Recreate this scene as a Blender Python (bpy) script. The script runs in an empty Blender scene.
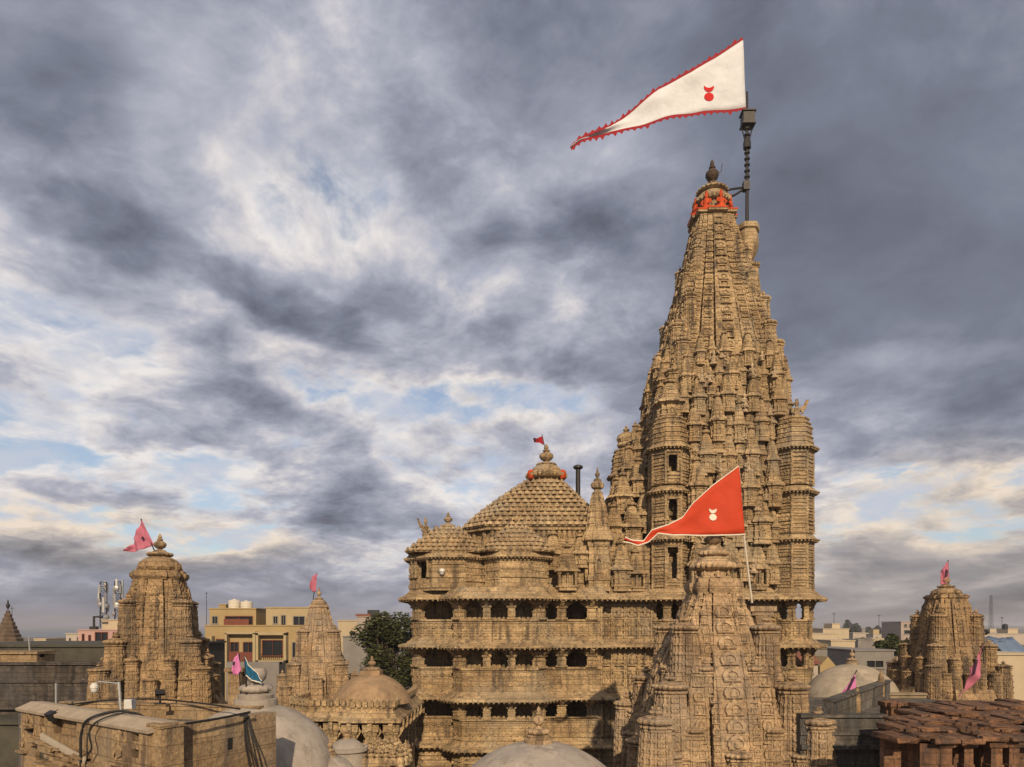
import bpy, math, random
import numpy as np
from mathutils import Matrix, Vector
R = math.radians
random.seed(7)
scene = bpy.context.scene
COL = scene.collection
# ------------------------------------------------------------------ camera
H = 13.0                     # eye height above the town's ground
F = 683.0                    # focal length in pixels of a 1024 wide frame
HOR = 626.0                  # row of the horizon
cam_data = bpy.data.cameras.new('camera')
cam = bpy.data.objects.new('camera', cam_data); COL.objects.link(cam)
cam.location = (0, 0, H); cam.rotation_euler = (R(90), 0, 0)
cam_data.sensor_width = 36.0; cam_data.lens = 36.0 * F / 1024.0
cam_data.shift_y = (HOR - 383.5) / 1024.0
cam_data.clip_start = 0.5; cam_data.clip_end = 200000.0
scene.camera = cam
# ------------------------------------------------------------------ light
SUN_EL, SUN_AZ = 27.0, 174.5     # azimuth measured from +Y (view direction) clockwise: behind the camera
scene.view_settings.view_transform = 'Standard'
scene.view_settings.look = 'None'
scene.view_settings.exposure = 0.0
scene.view_settings.gamma = 1.0
scene.view_settings.use_curve_mapping = False
sd = bpy.data.lights.new('sun', 'SUN'); sd.energy = 4.9; sd.angle = R(0.6); sd.color = (1.0, 0.80, 0.56)
sun = bpy.data.objects.new('sun', sd); COL.objects.link(sun)
_to_sun = Vector((math.sin(R(SUN_AZ)) * math.cos(R(SUN_EL)), math.cos(R(SUN_AZ)) * math.cos(R(SUN_EL)), math.sin(R(SUN_EL))))
sun.rotation_euler = _to_sun.to_track_quat('Z', 'Y').to_euler()
sun.location = (0, -20, 60)

world = bpy.data.worlds.new('World'); scene.world = world; world.use_nodes = True
def make_world():
    nt = world.node_tree; N = nt.nodes; L = nt.links
    for n in list(N): N.remove(n)
    def node(t, **kw):
        n = N.new(t)
        for k, v in kw.items(): setattr(n, k, v)
        return n
    def put(sock, v):
        if isinstance(v, bpy.types.NodeSocket): L.new(v, sock)
        else: sock.default_value = v
    def math_(op, a, b=None, c=None, clamp=False):
        n = node('ShaderNodeMath', operation=op, use_clamp=clamp)
        put(n.inputs[0], a)
        if b is not None: put(n.inputs[1], b)
        if c is not None: put(n.inputs[2], c)
        return n.outputs[0]
    def smooth(v, lo, hi, a=0.0, b=1.0):
        n = node('ShaderNodeMapRange', interpolation_type='SMOOTHERSTEP')
        put(n.inputs[0], v)
        for i, x in zip((1, 2, 3, 4), (lo, hi, a, b)): n.inputs[i].default_value = x
        return n.outputs[0]
    def mix(f, a, b, bt='MIX'):
        n = node('ShaderNodeMix', data_type='RGBA', blend_type=bt)
        put(n.inputs[0], f); put(n.inputs[6], a); put(n.inputs[7], b)
        return n.outputs[2]
    def noise(vec, scale, detail=6, rough=.55, dist=0.0, lac=2.0):
        n = node('ShaderNodeTexNoise'); put(n.inputs['Vector'], vec)
        n.inputs['Scale'].default_value = scale; n.inputs['Detail'].default_value = detail
        n.inputs['Roughness'].default_value = rough; n.inputs['Distortion'].default_value = dist
        n.inputs['Lacunarity'].default_value = lac
        return n.outputs[0]
    tc = node('ShaderNodeTexCoord')
    sep = node('ShaderNodeSeparateXYZ'); L.new(tc.outputs['Generated'], sep.inputs[0])
    x, y, z = sep.outputs
    zc = math_('MAXIMUM', z, 0.0)
    # clouds lie on a high sheet, seen in perspective: they flatten towards the horizon
    zz = math_('ADD', zc, 0.26)
    u = math_('DIVIDE', x, zz); v = math_('DIVIDE', y, zz)
    uv = node('ShaderNodeCombineXYZ'); put(uv.inputs[0], u); put(uv.inputs[1], v); put(uv.inputs[2], 0.37)
    mp0 = node('ShaderNodeMapping'); L.new(uv.outputs[0], mp0.inputs[0]); mp0.inputs['Rotation'].default_value = (0, 0, R(28)); mp0.inputs['Scale'].default_value = (.98, 1.02, 1)
    UV = mp0.outputs[0]
    az = math_('MULTIPLY', math_('ARCTAN2', x, y), 57.2958)
    el = math_('MULTIPLY', math_('ARCSINE', zc), 57.2958)
    # ragged edges for the weather systems below
    wn = node('ShaderNodeTexNoise'); put(wn.inputs['Vector'], UV)
    wn.inputs['Scale'].default_value = 1.5; wn.inputs['Detail'].default_value = 5; wn.inputs['Roughness'].default_value = .6
    ws = node('ShaderNodeSeparateColor'); L.new(wn.outputs[1], ws.inputs[0])
    wfac = smooth(el, 0.0, 25.0, 0.35, 1.0)
    az2 = math_('ADD', az, math_('MULTIPLY', math_('SUBTRACT', ws.outputs[0], .5), 26.0))
    el2 = math_('ADD', el, math_('MULTIPLY', math_('MULTIPLY', math_('SUBTRACT', ws.outputs[1], .5), 17.0), wfac))
    ae = node('ShaderNodeCombineXYZ'); put(ae.inputs[0], az2); put(ae.inputs[1], el2)
    AE = ae.outputs[0]
    def blobs(lst):
        acc = None
        for (px, py, rx, ry, rot, w) in lst:
            # centre and radii in degrees (from picture rows and columns for convenience)
            tx = (px - 512) / F; tz = (HOR - py) / F
            a0 = math.degrees(math.atan(tx)); e0 = math.degrees(math.atan(tz / math.sqrt(1 + tx * tx)))
            k = math.cos(math.radians(a0))
            sa = rx / F * 57.3 * k * k; se = ry / F * 57.3 * k * math.cos(math.radians(e0)) ** 2
            m = node('ShaderNodeMapping', vector_type='TEXTURE')
            L.new(AE, m.inputs[0])
            m.inputs['Location'].default_value = (a0, e0, 0)
            m.inputs['Rotation'].default_value = (0, 0, math.radians(rot))
            m.inputs['Scale'].default_value = (sa, se, 1)
            ln = node('ShaderNodeVectorMath', operation='LENGTH'); L.new(m.outputs[0], ln.inputs[0])
            g = smooth(ln.outputs['Value'], 0.15, 1.25, w, 0.0)
            acc = g if acc is None else math_('ADD', acc, g)
        return acc
    # --- one broken sheet of cloud: lit rims, grey cores; WEATHER thickens or opens it (fixed in azimuth and elevation)
    def warped(vec, amount, scale):
        n = node('ShaderNodeTexNoise'); put(n.inputs['Vector'], vec); n.inputs['Scale'].default_value = scale
        n.inputs['Detail'].default_value = 4; n.inputs['Roughness'].default_value = .55
        q = node('ShaderNodeVectorMath', operation='MULTIPLY_ADD'); L.new(n.outputs[1], q.inputs[0])
        q.inputs[1].default_value = (amount,) * 3; L.new(vec, q.inputs[2]); return q.outputs[0]
    WV = warped(UV, .32, 1.3)
    amp = math_('MAXIMUM', math_('ADD', 1.0, blobs(AMPS)), .2)
    n1 = noise(WV, 2.3, 13, .62, .15)
    n2 = noise(WV, 6.0, 10, .58, .0)
    n5 = noise(UV, .8, 3, .5)
    body = math_('ADD', math_('MULTIPLY', math_('SUBTRACT', n1, .5), 2.35), math_('ADD', math_('MULTIPLY', math_('SUBTRACT', n2, .5), .75), math_('MULTIPLY', math_('SUBTRACT', n5, .5), .5)))
    dens = math_('ADD', math_('ADD', .30, math_('MULTIPLY', body, amp)), blobs(WEATHER))
    # light from the sun side: how much thinner the sheet is towards it
    off = node('ShaderNodeVectorMath', operation='ADD'); L.new(WV, off.inputs[0]); off.inputs[1].default_value = (.05, -.07, 0)
    n1b = noise(off.outputs[0], 2.3, 13, .62, .15)
    rim = math_('MULTIPLY', math_('SUBTRACT', n1, n1b), 2.0)
    opac = smooth(dens, -.22, .26)
    thick = math_('SUBTRACT', math_('MULTIPLY', dens, 1.0), math_('MULTIPLY', rim, amp))
    cr = node('ShaderNodeValToRGB'); L.new(thick, cr.inputs[0])
    els = cr.color_ramp.elements
    els[0].position = 0.0; els[0].color = (.88, .83, .80, 1)
    els[1].position = 1.0; els[1].color = (.085, .095, .130, 1)
    for p, c in ((.12, (.70, .67, .68, 1)), (.28, (.46, .47, .55, 1)), (.46, (.305, .322, .40, 1)), (.66, (.19, .213, .275, 1)), (.84, (.13, .14, .185, 1))):
        e = els.new(p); e.color = c
    cloud = cr.outputs[0]
    warm = smooth(blobs(WARM), 0.0, 1.0)
    cloud = mix(warm, cloud, mix(1.0, cloud, (1.04, .93, .77, 1), 'MULTIPLY'))
    gap = math_('SUBTRACT', 1.0, opac)
    n3 = noise(WV, 3.6, 10, .62, .3)
    high = smooth(n3, .36, .64, .22, .85)
    sky = node('ShaderNodeTexSky', sky_type='NISHITA', sun_disc=False)
    sky.sun_elevation = R(SUN_EL); sky.sun_rotation = R(SUN_AZ)
    sky.air_density = 1.0; sky.dust_density = 1.0; sky.ozone_density = 1.5
    clear = mix(1.0, sky.outputs[0], (0.115, 0.115, 0.115, 1), 'MULTIPLY')
    veil = mix(high, clear, (.60, .62, .70, 1))
    col = mix(gap, cloud, veil)
    low = smooth(z, -0.02, 0.0)
    col = mix(low, (.10, .09, .085, 1), col)
    bg = node('ShaderNodeBackground'); L.new(col, bg.inputs[0]); bg.inputs[1].default_value = 1.0
    out = node('ShaderNodeOutputWorld'); L.new(bg.outputs[0], out.inputs[0])
WEATHER = [ # px, py, rx, ry, rot, weight: + thick and dark, - thin and bright or open
    (150, 60, 170, 110, 0, .12), (0, 0, 160, 120, 0, .06), (400, 190, 120, 70, 0, .12),     (880, 200, 340, 290, 0, .42), (960, 420, 210, 70, 8, .16), (10, 50, 170, 200, 0, .20), (690, 20, 320, 120, 0, .22),
    (180, 275, 330, 40, -14, .22), (470, 335, 190, 40, -6, .24), (300, 450, 240, 90, -24, .12), (370, 520, 200, 36, 16, .12),
    (330, 60, 130, 90, 0, .06), (560, 230, 120, 140, 0, .14),
    (50, 425, 180, 50, 0, -.22), (260, 362, 140, 36, -20, -.28), (480, 398, 190, 36, 0, -.34), (430, 505, 100, 24, 0, -.22),
    (200, 160, 140, 65, -35, -.12), (245, 245, 120, 40, 0, -.09), (370, 200, 70, 60, 0, -.16), (140, 478, 230, 26, 0, -.40), (30, 330, 110, 60, 0, -.22),
    (130, 535, 300, 26, 0, -.34), (920, 508, 190, 40, 10, -.30), (870, 365, 110, 24, 0, -.14), (150, 600, 460, 40, 0, .22), (930, 600, 260, 40, 0, .20), (640, 560, 200, 60, 0, .1)]
AMPS = [(150, 60, 240, 130, 0, -.35), (900, 220, 330, 300, 0, -.72), (930, 590, 240, 60, 0, -.45), (250, 615, 500, 44, 0, -.62), (650, 60, 300, 120, 0, -.35)]
WARM = [(960, 560, 300, 150, 0, 1.0), (150, 545, 320, 45, 0, .8), (500, 400, 200, 60, 0, .35), (270, 365, 150, 60, 0, .25)]
make_world()

# ------------------------------------------------------------------ mesh kit
def PX(x, y, Y):
    return ((x - 512.0) * Y / F, Y, H + (HOR - y) * Y / F)
class MB:
    def __init__(s): s.v = []; s.f = []; s.n = 0
    def add(s, vs, fs, M=None):
        a = np.asarray(vs, float).reshape(-1, 3)
        if M is not None:
            m = np.array(M); a = a @ m[:3, :3].T + m[:3, 3]
        s.v.append(a); o = s.n
        s.f += [tuple(i + o for i in f) for f in fs]; s.n += len(a)
        return s
    def addmb(s, mb, M=None):
        if mb.n: s.add(np.concatenate(mb.v), mb.f, M)
        return s
    def box(s, c, d, rz=0.0, rx=0.0):
        x, y, z = d[0] / 2, d[1] / 2, d[2] / 2
        vs = [(-x, -y, -z), (x, -y, -z), (x, y, -z), (-x, y, -z), (-x, -y, z), (x, -y, z), (x, y, z), (-x, y, z)]
        fs = [(0, 3, 2, 1), (4, 5, 6, 7), (0, 1, 5, 4), (1, 2, 6, 5), (2, 3, 7, 6), (3, 0, 4, 7)]
        return s.add(vs, fs, Matrix.Translation(c) @ Matrix.Rotation(rz, 4, 'Z') @ Matrix.Rotation(rx, 4, 'X'))
    def box2(s, x0, x1, y0, y1, z0, z1):
        return s.box(((x0 + x1) / 2, (y0 + y1) / 2, (z0 + z1) / 2), (x1 - x0, y1 - y0, z1 - z0))
    def lathe(s, prof, n=12, c=(0, 0, 0), lobes=0, amp=0.0, M=None, a0=0.0):
        vs = []; fs = []
        for r, z in prof:
            for i in range(n):
                a = a0 + 2 * math.pi * i / n
                k = 1.0 + (amp * math.cos(lobes * a) if lobes else 0)
                vs.append((c[0] + r * k * math.cos(a), c[1] + r * k * math.sin(a), c[2] + z))
        for j in range(len(prof) - 1):
            for i in range(n):
                i2 = (i + 1) % n
                fs.append((j * n + i, j * n + i2, (j + 1) * n + i2, (j + 1) * n + i))
        fs.append(tuple(range(n - 1, -1, -1))); fs.append(tuple((len(prof) - 1) * n + i for i in range(n)))
        return s.add(vs, fs, M)
    def loft(s, plan, levels, M=None):
        n = len(plan); m = miters(plan); vs = []; fs = []
        for lv in levels:
            z, sc, off = lv
            for (px, py), (mx, my) in zip(plan, m): vs.append((px * sc + mx * off, py * sc + my * off, z))
        for j in range(len(levels) - 1):
            for i in range(n):
                i2 = (i + 1) % n
                fs.append((j * n + i, j * n + i2, (j + 1) * n + i2, (j + 1) * n + i))
        fs.append(tuple(range(n - 1, -1, -1))); fs.append(tuple((len(levels) - 1) * n + i for i in range(n)))
        return s.add(vs, fs, M)
    def tube(s, pts, rad, n=6, cap=True):
        pts = [Vector(p) for p in pts]; vs = []; fs = []
        for k, p in enumerate(pts):
            d = (pts[min(k + 1, len(pts) - 1)] - pts[max(k - 1, 0)])
            if d.length < 1e-9: d = Vector((0, 0, 1))
            d.normalize(); up = Vector((0, 0, 1)) if abs(d.z) < .9 else Vector((0, -1, 0))
            a = d.cross(up).normalized(); b = d.cross(a)
            r = rad[k] if isinstance(rad, (list, tuple)) else rad
            for i in range(n):
                t = 2 * math.pi * i / n
                vs.append(p + a * (r * math.cos(t)) + b * (r * math.sin(t)))
        for j in range(len(pts) - 1):
            for i in range(n):
                i2 = (i + 1) % n
                fs.append((j * n + i, (j + 1) * n + i, (j + 1) * n + i2, j * n + i2))
        if cap:
            fs.append(tuple(range(n))); fs.append(tuple((len(pts) - 1) * n + i for i in range(n - 1, -1, -1)))
        return s.add([tuple(v) for v in vs], fs)
    def seg(s, p0, p1, z0, z1, thick, out=0.0, u0=0.0, u1=1.0):
        """a slab standing on the line p0-p1 (outer side on the right hand), from out in front to thick behind"""
        dx, dy = p1[0] - p0[0], p1[1] - p0[1]; l = math.hypot(dx, dy); dx /= l; dy /= l
        nx, ny = dy, -dx
        a = (p0[0] + dx * l * u0, p0[1] + dy * l * u0); b = (p0[0] + dx * l * u1, p0[1] + dy * l * u1)
        q = [(a[0] + nx * out, a[1] + ny * out), (b[0] + nx * out, b[1] + ny * out), (b[0] - nx * thick, b[1] - ny * thick), (a[0] - nx * thick, a[1] - ny * thick)]
        vs = [(x, y, z0) for x, y in q] + [(x, y, z1) for x, y in q]
        return s.add(vs, [(0, 3, 2, 1), (4, 5, 6, 7), (0, 1, 5, 4), (1, 2, 6, 5), (2, 3, 7, 6), (3, 0, 4, 7)])
    def mesh(s, name, mat, smooth=None):
        me = bpy.data.meshes.new(name)
        me.from_pydata(np.concatenate(s.v).tolist() if s.v else [], [], s.f)
        me.materials.append(mat); me.update()
        if smooth:
            me.shade_smooth(); me.set_sharp_from_angle(angle=R(smooth))
        return me
def miters(plan):
    n = len(plan); out = []
    for i in range(n):
        x0, y0 = plan[i - 1]; x1, y1 = plan[i]; x2, y2 = plan[(i + 1) % n]
        a = (y1 - y0, -(x1 - x0)); b = (y2 - y1, -(x2 - x1))
        la = math.hypot(*a) or 1; lb = math.hypot(*b) or 1
        a = (a[0] / la, a[1] / la); b = (b[0] / lb, b[1] / lb)
        k = max(1 + a[0] * b[0] + a[1] * b[1], .35)
        out.append(((a[0] + b[0]) / k, (a[1] + b[1]) / k))
    return out
def tag(o, label=None, cat=None, group=None, kind=None):
    if label: o['label'] = label
    if cat: o['category'] = cat
    if group: o['group'] = group
    if kind: o['kind'] = kind
    return o
def thing(name, label, cat, loc=(0, 0, 0), rz=0.0, group=None):
    o = bpy.data.objects.new(name, None); COL.objects.link(o)
    o.empty_display_size = .3; o.location = loc; o.rotation_euler = (0, 0, rz)
    return tag(o, label, cat, group)
def root_loc(p):
    v = Vector((0, 0, 0))
    while p is not None: v += p.location; p = p.parent
    return v
def obj(name, mb, mat, parent=None, smooth=None, loc=None, world=False, label=None):
    """one mesh object; world=True: the mesh was built in world coordinates (parents unrotated)"""
    me = mb if isinstance(mb, bpy.types.Mesh) else mb.mesh(name, mat, smooth)
    o = bpy.data.objects.new(name, me); COL.objects.link(o)
    if parent is not None: o.parent = parent
    if loc is not None: o.location = loc
    if world and parent is not None: o.location = -root_loc(parent)
    if label: o['label'] = label
    return o
def put_copy(src_mesh, name, parent, loc, scale=(1, 1, 1), rz=0.0):
    o = bpy.data.objects.new(name, src_mesh); COL.objects.link(o); o.parent = parent
    o.location = loc; o.scale = scale; o.rotation_euler = (0, 0, rz)
    return o

# ------------------------------------------------------------------ materials
def mat_base(name):
    m = bpy.data.materials.new(name); m.use_nodes = True
    nt = m.node_tree; bs = nt.nodes['Principled BSDF']
    bs.inputs['Specular IOR Level'].default_value = .25
    return m, nt, bs
def plain(name, col, rough=.8, metal=0.0, var=.12, scale=3.0, bump=0.0, dirt=None, crack=0.0):
    col = tuple(c * .82 for c in col)
    m, nt, bs = mat_base(name); N, L = nt.nodes, nt.links
    g = N.new('ShaderNodeNewGeometry')
    no = N.new('ShaderNodeTexNoise'); no.inputs['Scale'].default_value = scale; no.inputs['Detail'].default_value = 8; no.inputs['Roughness'].default_value = .65
    L.new(g.outputs['Position'], no.inputs['Vector'])
    cr = N.new('ShaderNodeValToRGB'); L.new(no.outputs[0], cr.inputs[0])
    cr.color_ramp.elements[0].position = .3; cr.color_ramp.elements[1].position = .7
    cr.color_ramp.elements[0].color = tuple(c * (1 - var) for c in col) + (1,)
    cr.color_ramp.elements[1].color = tuple(min(1, c * (1 + var)) for c in col) + (1,)
    out = cr.outputs[0]
    if dirt:
        mp = N.new('ShaderNodeMapping'); mp.inputs['Scale'].default_value = (1, 1, .22); L.new(g.outputs['Position'], mp.inputs[0])
        n2 = N.new('ShaderNodeTexNoise'); n2.inputs['Scale'].default_value = dirt[1]; n2.inputs['Detail'].default_value = 9; n2.inputs['Roughness'].default_value = .7
        L.new(mp.outputs[0], n2.inputs['Vector'])
        mr = N.new('ShaderNodeMapRange'); mr.inputs[1].default_value = dirt[2]; mr.inputs[2].default_value = dirt[2] + .18; L.new(n2.outputs[0], mr.inputs[0])
        mx = N.new('ShaderNodeMix'); mx.data_type = 'RGBA'; L.new(mr.outputs[0], mx.inputs[0]); L.new(out, mx.inputs[6]); mx.inputs[7].default_value = tuple(dirt[0]) + (1,)
        out = mx.outputs[2]
    if crack:
        wv = N.new('ShaderNodeVectorMath'); wv.operation = 'MULTIPLY_ADD'; L.new(no.outputs[1], wv.inputs[0]); wv.inputs[1].default_value = (.5, .5, .5); L.new(g.outputs['Position'], wv.inputs[2])
        vo = N.new('ShaderNodeTexVoronoi'); vo.feature = 'DISTANCE_TO_EDGE'; vo.inputs['Scale'].default_value = crack; L.new(wv.outputs[0], vo.inputs['Vector'])
        mr = N.new('ShaderNodeMapRange'); mr.inputs[1].default_value = .0; mr.inputs[2].default_value = .012; mr.inputs[3].default_value = .30; mr.inputs[4].default_value = 0; L.new(vo.outputs['Distance'], mr.inputs[0])
        mx = N.new('ShaderNodeMix'); mx.data_type = 'RGBA'; L.new(mr.outputs[0], mx.inputs[0]); L.new(out, mx.inputs[6]); mx.inputs[7].default_value = tuple(c * .4 for c in col) + (1,); out = mx.outputs[2]
        n4 = N.new('ShaderNodeTexNoise'); n4.inputs['Scale'].default_value = .7; n4.inputs['Detail'].default_value = 5; L.new(g.outputs['Position'], n4.inputs['Vector'])
        mr = N.new('ShaderNodeMapRange'); mr.inputs[1].default_value = .54; mr.inputs[2].default_value = .57; mr.inputs[4].default_value = .5; L.new(n4.outputs[0], mr.inputs[0])
        mx = N.new('ShaderNodeMix'); mx.data_type = 'RGBA'; L.new(mr.outputs[0], mx.inputs[0]); L.new(out, mx.inputs[6]); mx.inputs[7].default_value = (col[0] * .72, col[1] * .74, col[2] * .80, 1); out = mx.outputs[2]
    L.new(out, bs.inputs['Base Color'])
    bs.inputs['Roughness'].default_value = rough; bs.inputs['Metallic'].default_value = metal
    if bump:
        b = N.new('ShaderNodeBump'); b.inputs['Strength'].default_value = bump; b.inputs['Distance'].default_value = .05
        n3 = N.new('ShaderNodeTexNoise'); n3.inputs['Scale'].default_value = scale * 3; n3.inputs['Detail'].default_value = 8; L.new(g.outputs['Position'], n3.inputs['Vector'])
        L.new(n3.outputs[0], b.inputs['Height']); L.new(b.outputs[0], bs.inputs['Normal'])
    return m
def stone(name, dark, light, stain, stain_at=.56, pale=None, course=.34, carve=1.0, block=.9, fine=9.0):
    """weathered carved sandstone: patchy colour, block courses, fine carving in the relief"""
    dark, light, stain = [tuple(c * .90 for c in q) for q in (dark, light, stain)]
    if pale: pale = tuple(c * .82 for c in pale)
    m, nt, bs = mat_base(name); N, L = nt.nodes, nt.links
    g = N.new('ShaderNodeNewGeometry'); P = g.outputs['Position']
    def noise(scale, detail=8, rough=.6, vec=None):
        n = N.new('ShaderNodeTexNoise'); L.new(vec or P, n.inputs['Vector'])
        n.inputs['Scale'].default_value = scale; n.inputs['Detail'].default_value = detail; n.inputs['Roughness'].default_value = rough
        return n.outputs[0]
    def mix(f, a, b, bt='MIX'):
        n = N.new('ShaderNodeMix'); n.data_type = 'RGBA'; n.blend_type = bt
        for s, v in ((n.inputs[0], f), (n.inputs[6], a), (n.inputs[7], b)):
            if isinstance(v, bpy.types.NodeSocket): L.new(v, s)
            else: s.default_value = v
        return n.outputs[2]
    def rng(v, a, b, c=0.0, d=1.0):
        n = N.new('ShaderNodeMapRange'); L.new(v, n.inputs[0])
        for i, q in zip((1, 2, 3, 4), (a, b, c, d)): n.inputs[i].default_value = q
        return n.outputs[0]
    col = mix(rng(noise(.45, 8, .65), .32, .68), tuple(dark) + (1,), tuple(light) + (1,))
    # every block a little different
    sp = N.new('ShaderNodeSeparateXYZ'); L.new(P, sp.inputs[0])
    ad = N.new('ShaderNodeMath'); L.new(sp.outputs[0], ad.inputs[0]); L.new(sp.outputs[1], ad.inputs[1])
    cb = N.new('ShaderNodeCombineXYZ'); L.new(ad.outputs[0], cb.inputs[0]); L.new(sp.outputs[2], cb.inputs[1])
    c2 = N.new('ShaderNodeCombineXYZ'); L.new(sp.outputs[0], c2.inputs[0]); L.new(sp.outputs[1], c2.inputs[1])
    sn = N.new('ShaderNodeSeparateXYZ'); L.new(g.outputs['True Normal'], sn.inputs[0])
    gt = N.new('ShaderNodeMath'); gt.operation = 'GREATER_THAN'; L.new(sn.outputs[2], gt.inputs[0]); gt.inputs[1].default_value = .75
    bv = N.new('ShaderNodeMix'); bv.data_type = 'VECTOR'; L.new(gt.outputs[0], bv.inputs[0]); L.new(cb.outputs[0], bv.inputs[4]); L.new(c2.outputs[0], bv.inputs[5])
    br = N.new('ShaderNodeTexBrick'); L.new(bv.outputs[1], br.inputs['Vector'])
    br.inputs['Scale'].default_value = 1.0; br.inputs['Brick Width'].default_value = block; br.inputs['Row Height'].default_value = course
    br.inputs['Mortar Size'].default_value = .014; br.inputs['Mortar Smooth'].default_value = .3
    br.inputs['Color1'].default_value = (.72, .72, .72, 1); br.inputs['Color2'].default_value = (1.2, 1.2, 1.2, 1); br.inputs['Mortar'].default_value = (.5, .5, .5, 1)
    col = mix(.75, col, br.outputs['Color'], 'MULTIPLY')
    fr = N.new('ShaderNodeMapRange'); L.new(noise(fine, 10, .7), fr.inputs[0])
    for i, q in zip((1, 2, 3, 4), (.3, .7, .52, 1.42)): fr.inputs[i].default_value = q
    col = mix(1.0, col, fr.outputs[0], 'MULTIPLY')
    mp = N.new('ShaderNodeMapping'); mp.inputs['Scale'].default_value = (1, 1, .25); L.new(P, mp.inputs[0])
    st = rng(noise(.9, 9, .7, mp.outputs[0]), stain_at, stain_at + .14, 0, .85)
    col = mix(st, col, tuple(stain) + (1,))
    mp2 = N.new('ShaderNodeMapping'); mp2.inputs['Scale'].default_value = (1, 1, .09); mp2.inputs['Location'].default_value = (7, 3, 1); L.new(P, mp2.inputs[0])
    col = mix(rng(noise(2.3, 8, .68, mp2.outputs[0]), .52, .62, 0, .8), col, tuple(c * .8 for c in stain) + (1,))
    gm = N.new('ShaderNodeMapping'); gm.inputs['Location'].default_value = (31, 11, 5); L.new(P, gm.inputs[0])
    col = mix(rng(noise(.28, 9, .68, gm.outputs[0]), .50, .64, 0, .5), col, (light[0] * .62, light[1] * .72, light[2] * .95, 1))
    if pale: col = mix(rng(noise(1.7, 8, .7), .60, .70, 0, .7), col, tuple(pale) + (1,))
    L.new(col, bs.inputs['Base Color']); bs.inputs['Roughness'].default_value = .92
    # relief
    vo = N.new('ShaderNodeTexVoronoi'); vo.inputs['Scale'].default_value = 5.5; L.new(P, vo.inputs['Vector'])
    b1 = N.new('ShaderNodeBump'); b1.inputs['Strength'].default_value = .75 * carve; b1.inputs['Distance'].default_value = .09; L.new(vo.outputs['Distance'], b1.inputs['Height'])
    b2 = N.new('ShaderNodeBump'); b2.inputs['Strength'].default_value = .7; b2.inputs['Distance'].default_value = .06; L.new(noise(fine * 1.6, 8, .7), b2.inputs['Height']); L.new(b1.outputs[0], b2.inputs['Normal'])
    b3 = N.new('ShaderNodeBump'); b3.inputs['Strength'].default_value = .8; b3.inputs['Distance'].default_value = .03; b3.invert = True; L.new(br.outputs['Fac'], b3.inputs['Height']); L.new(b2.outputs[0], b3.inputs['Normal'])
    L.new(b3.outputs[0], bs.inputs['Normal'])
    return m
M_TEMPLE = stone('temple_sandstone', (.26, .168, .084), (.51, .365, .197), (.10, .075, .053), .54, (.54, .41, .25), .36, 1.0, .95)
M_ROOF = stone('roof_sandstone', (.29, .19, .10), (.53, .385, .21), (.12, .088, .06), .55, (.56, .45, .31), .30, .6, .8)
M_SHRINE = stone('shrine_sandstone', (.29, .19, .105), (.47, .33, .19), (.14, .098, .066), .56, (.50, .38, .24), .42, .45, .8, 7.0)
M_OLD = stone('old_sandstone', (.23, .145, .075), (.42, .285, .15), (.07, .056, .045), .54, None, .38, .8, .8)
M_PARAPET = stone('parapet_stone', (.24, .155, .08), (.38, .265, .145), (.13, .09, .065), .60, None, .5, .35, 1.3)
M_RED = stone('red_sandstone', (.115, .056, .030), (.25, .128, .066), (.055, .04, .033), .50, (.30, .22, .16), .34, .6, .9)
M_GREYWALL = stone('weathered_plaster', (.085, .074, .06), (.175, .15, .12), (.04, .036, .03), .50, (.22, .195, .16), .5, .3, 1.6, 5.0)
M_DOME = plain('dome_plaster', (.38, .325, .265), .9, 0, .2, 1.4, .35, ((.17, .14, .11), 1.5, .50), .55)
M_DOME_BROWN = plain('brown_dome_plaster', (.33, .22, .125), .92, 0, .25, 1.6, .4, ((.14, .09, .055), 1.0, .52), .6)
M_DOME_TAN = plain('tan_dome_plaster', (.40, .33, .24), .92, 0, .22, 1.3, .3, ((.15, .125, .10), .7, .53), .5)
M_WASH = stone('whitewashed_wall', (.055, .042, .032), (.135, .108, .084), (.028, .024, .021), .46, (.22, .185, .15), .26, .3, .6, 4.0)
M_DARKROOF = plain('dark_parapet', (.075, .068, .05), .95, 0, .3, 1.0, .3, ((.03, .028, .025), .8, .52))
M_ORANGE = plain('vermilion_paint', (.50, .065, .014), .8, 0, .4, 3, .5, ((.20, .05, .02), 2.5, .55))
M_METAL = plain('dark_iron', (.05, .045, .042), .55, .6, .3, 8)
M_GALV = plain('galvanised_steel', (.42, .41, .40), .5, .5, .15, 8)
M_CABLE = plain('black_cable', (.018, .017, .017), .6)
M_WHITECLOTH = plain('white_cloth', (.66, .66, .67), .85, 0, .10, .9, .9)
M_REDCLOTH = plain('red_cloth', (.30, .012, .018), .8, 0, .15, 3)
M_ORANGECLOTH = plain('orange_cloth', (.52, .050, .014), .75, 0, .10, 1.2, .6)
M_PINK = plain('pink_cloth', (.46, .14, .20), .8, 0, .12, 2)
M_MAGENTA = plain('lilac_pink_cloth', (.62, .20, .42), .8, 0, .12, 2)
M_BLUE = plain('teal_blue_cloth', (.012, .10, .19), .75, 0, .15, 2)
M_DARKCLOTH = plain('dark_cloth_mark', (.05, .02, .04), .8)
M_CREAMCLOTH = plain('cream_cloth', (.75, .68, .56), .8)
M_ROPE = plain('pale_rope', (.55, .48, .38), .9)
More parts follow.
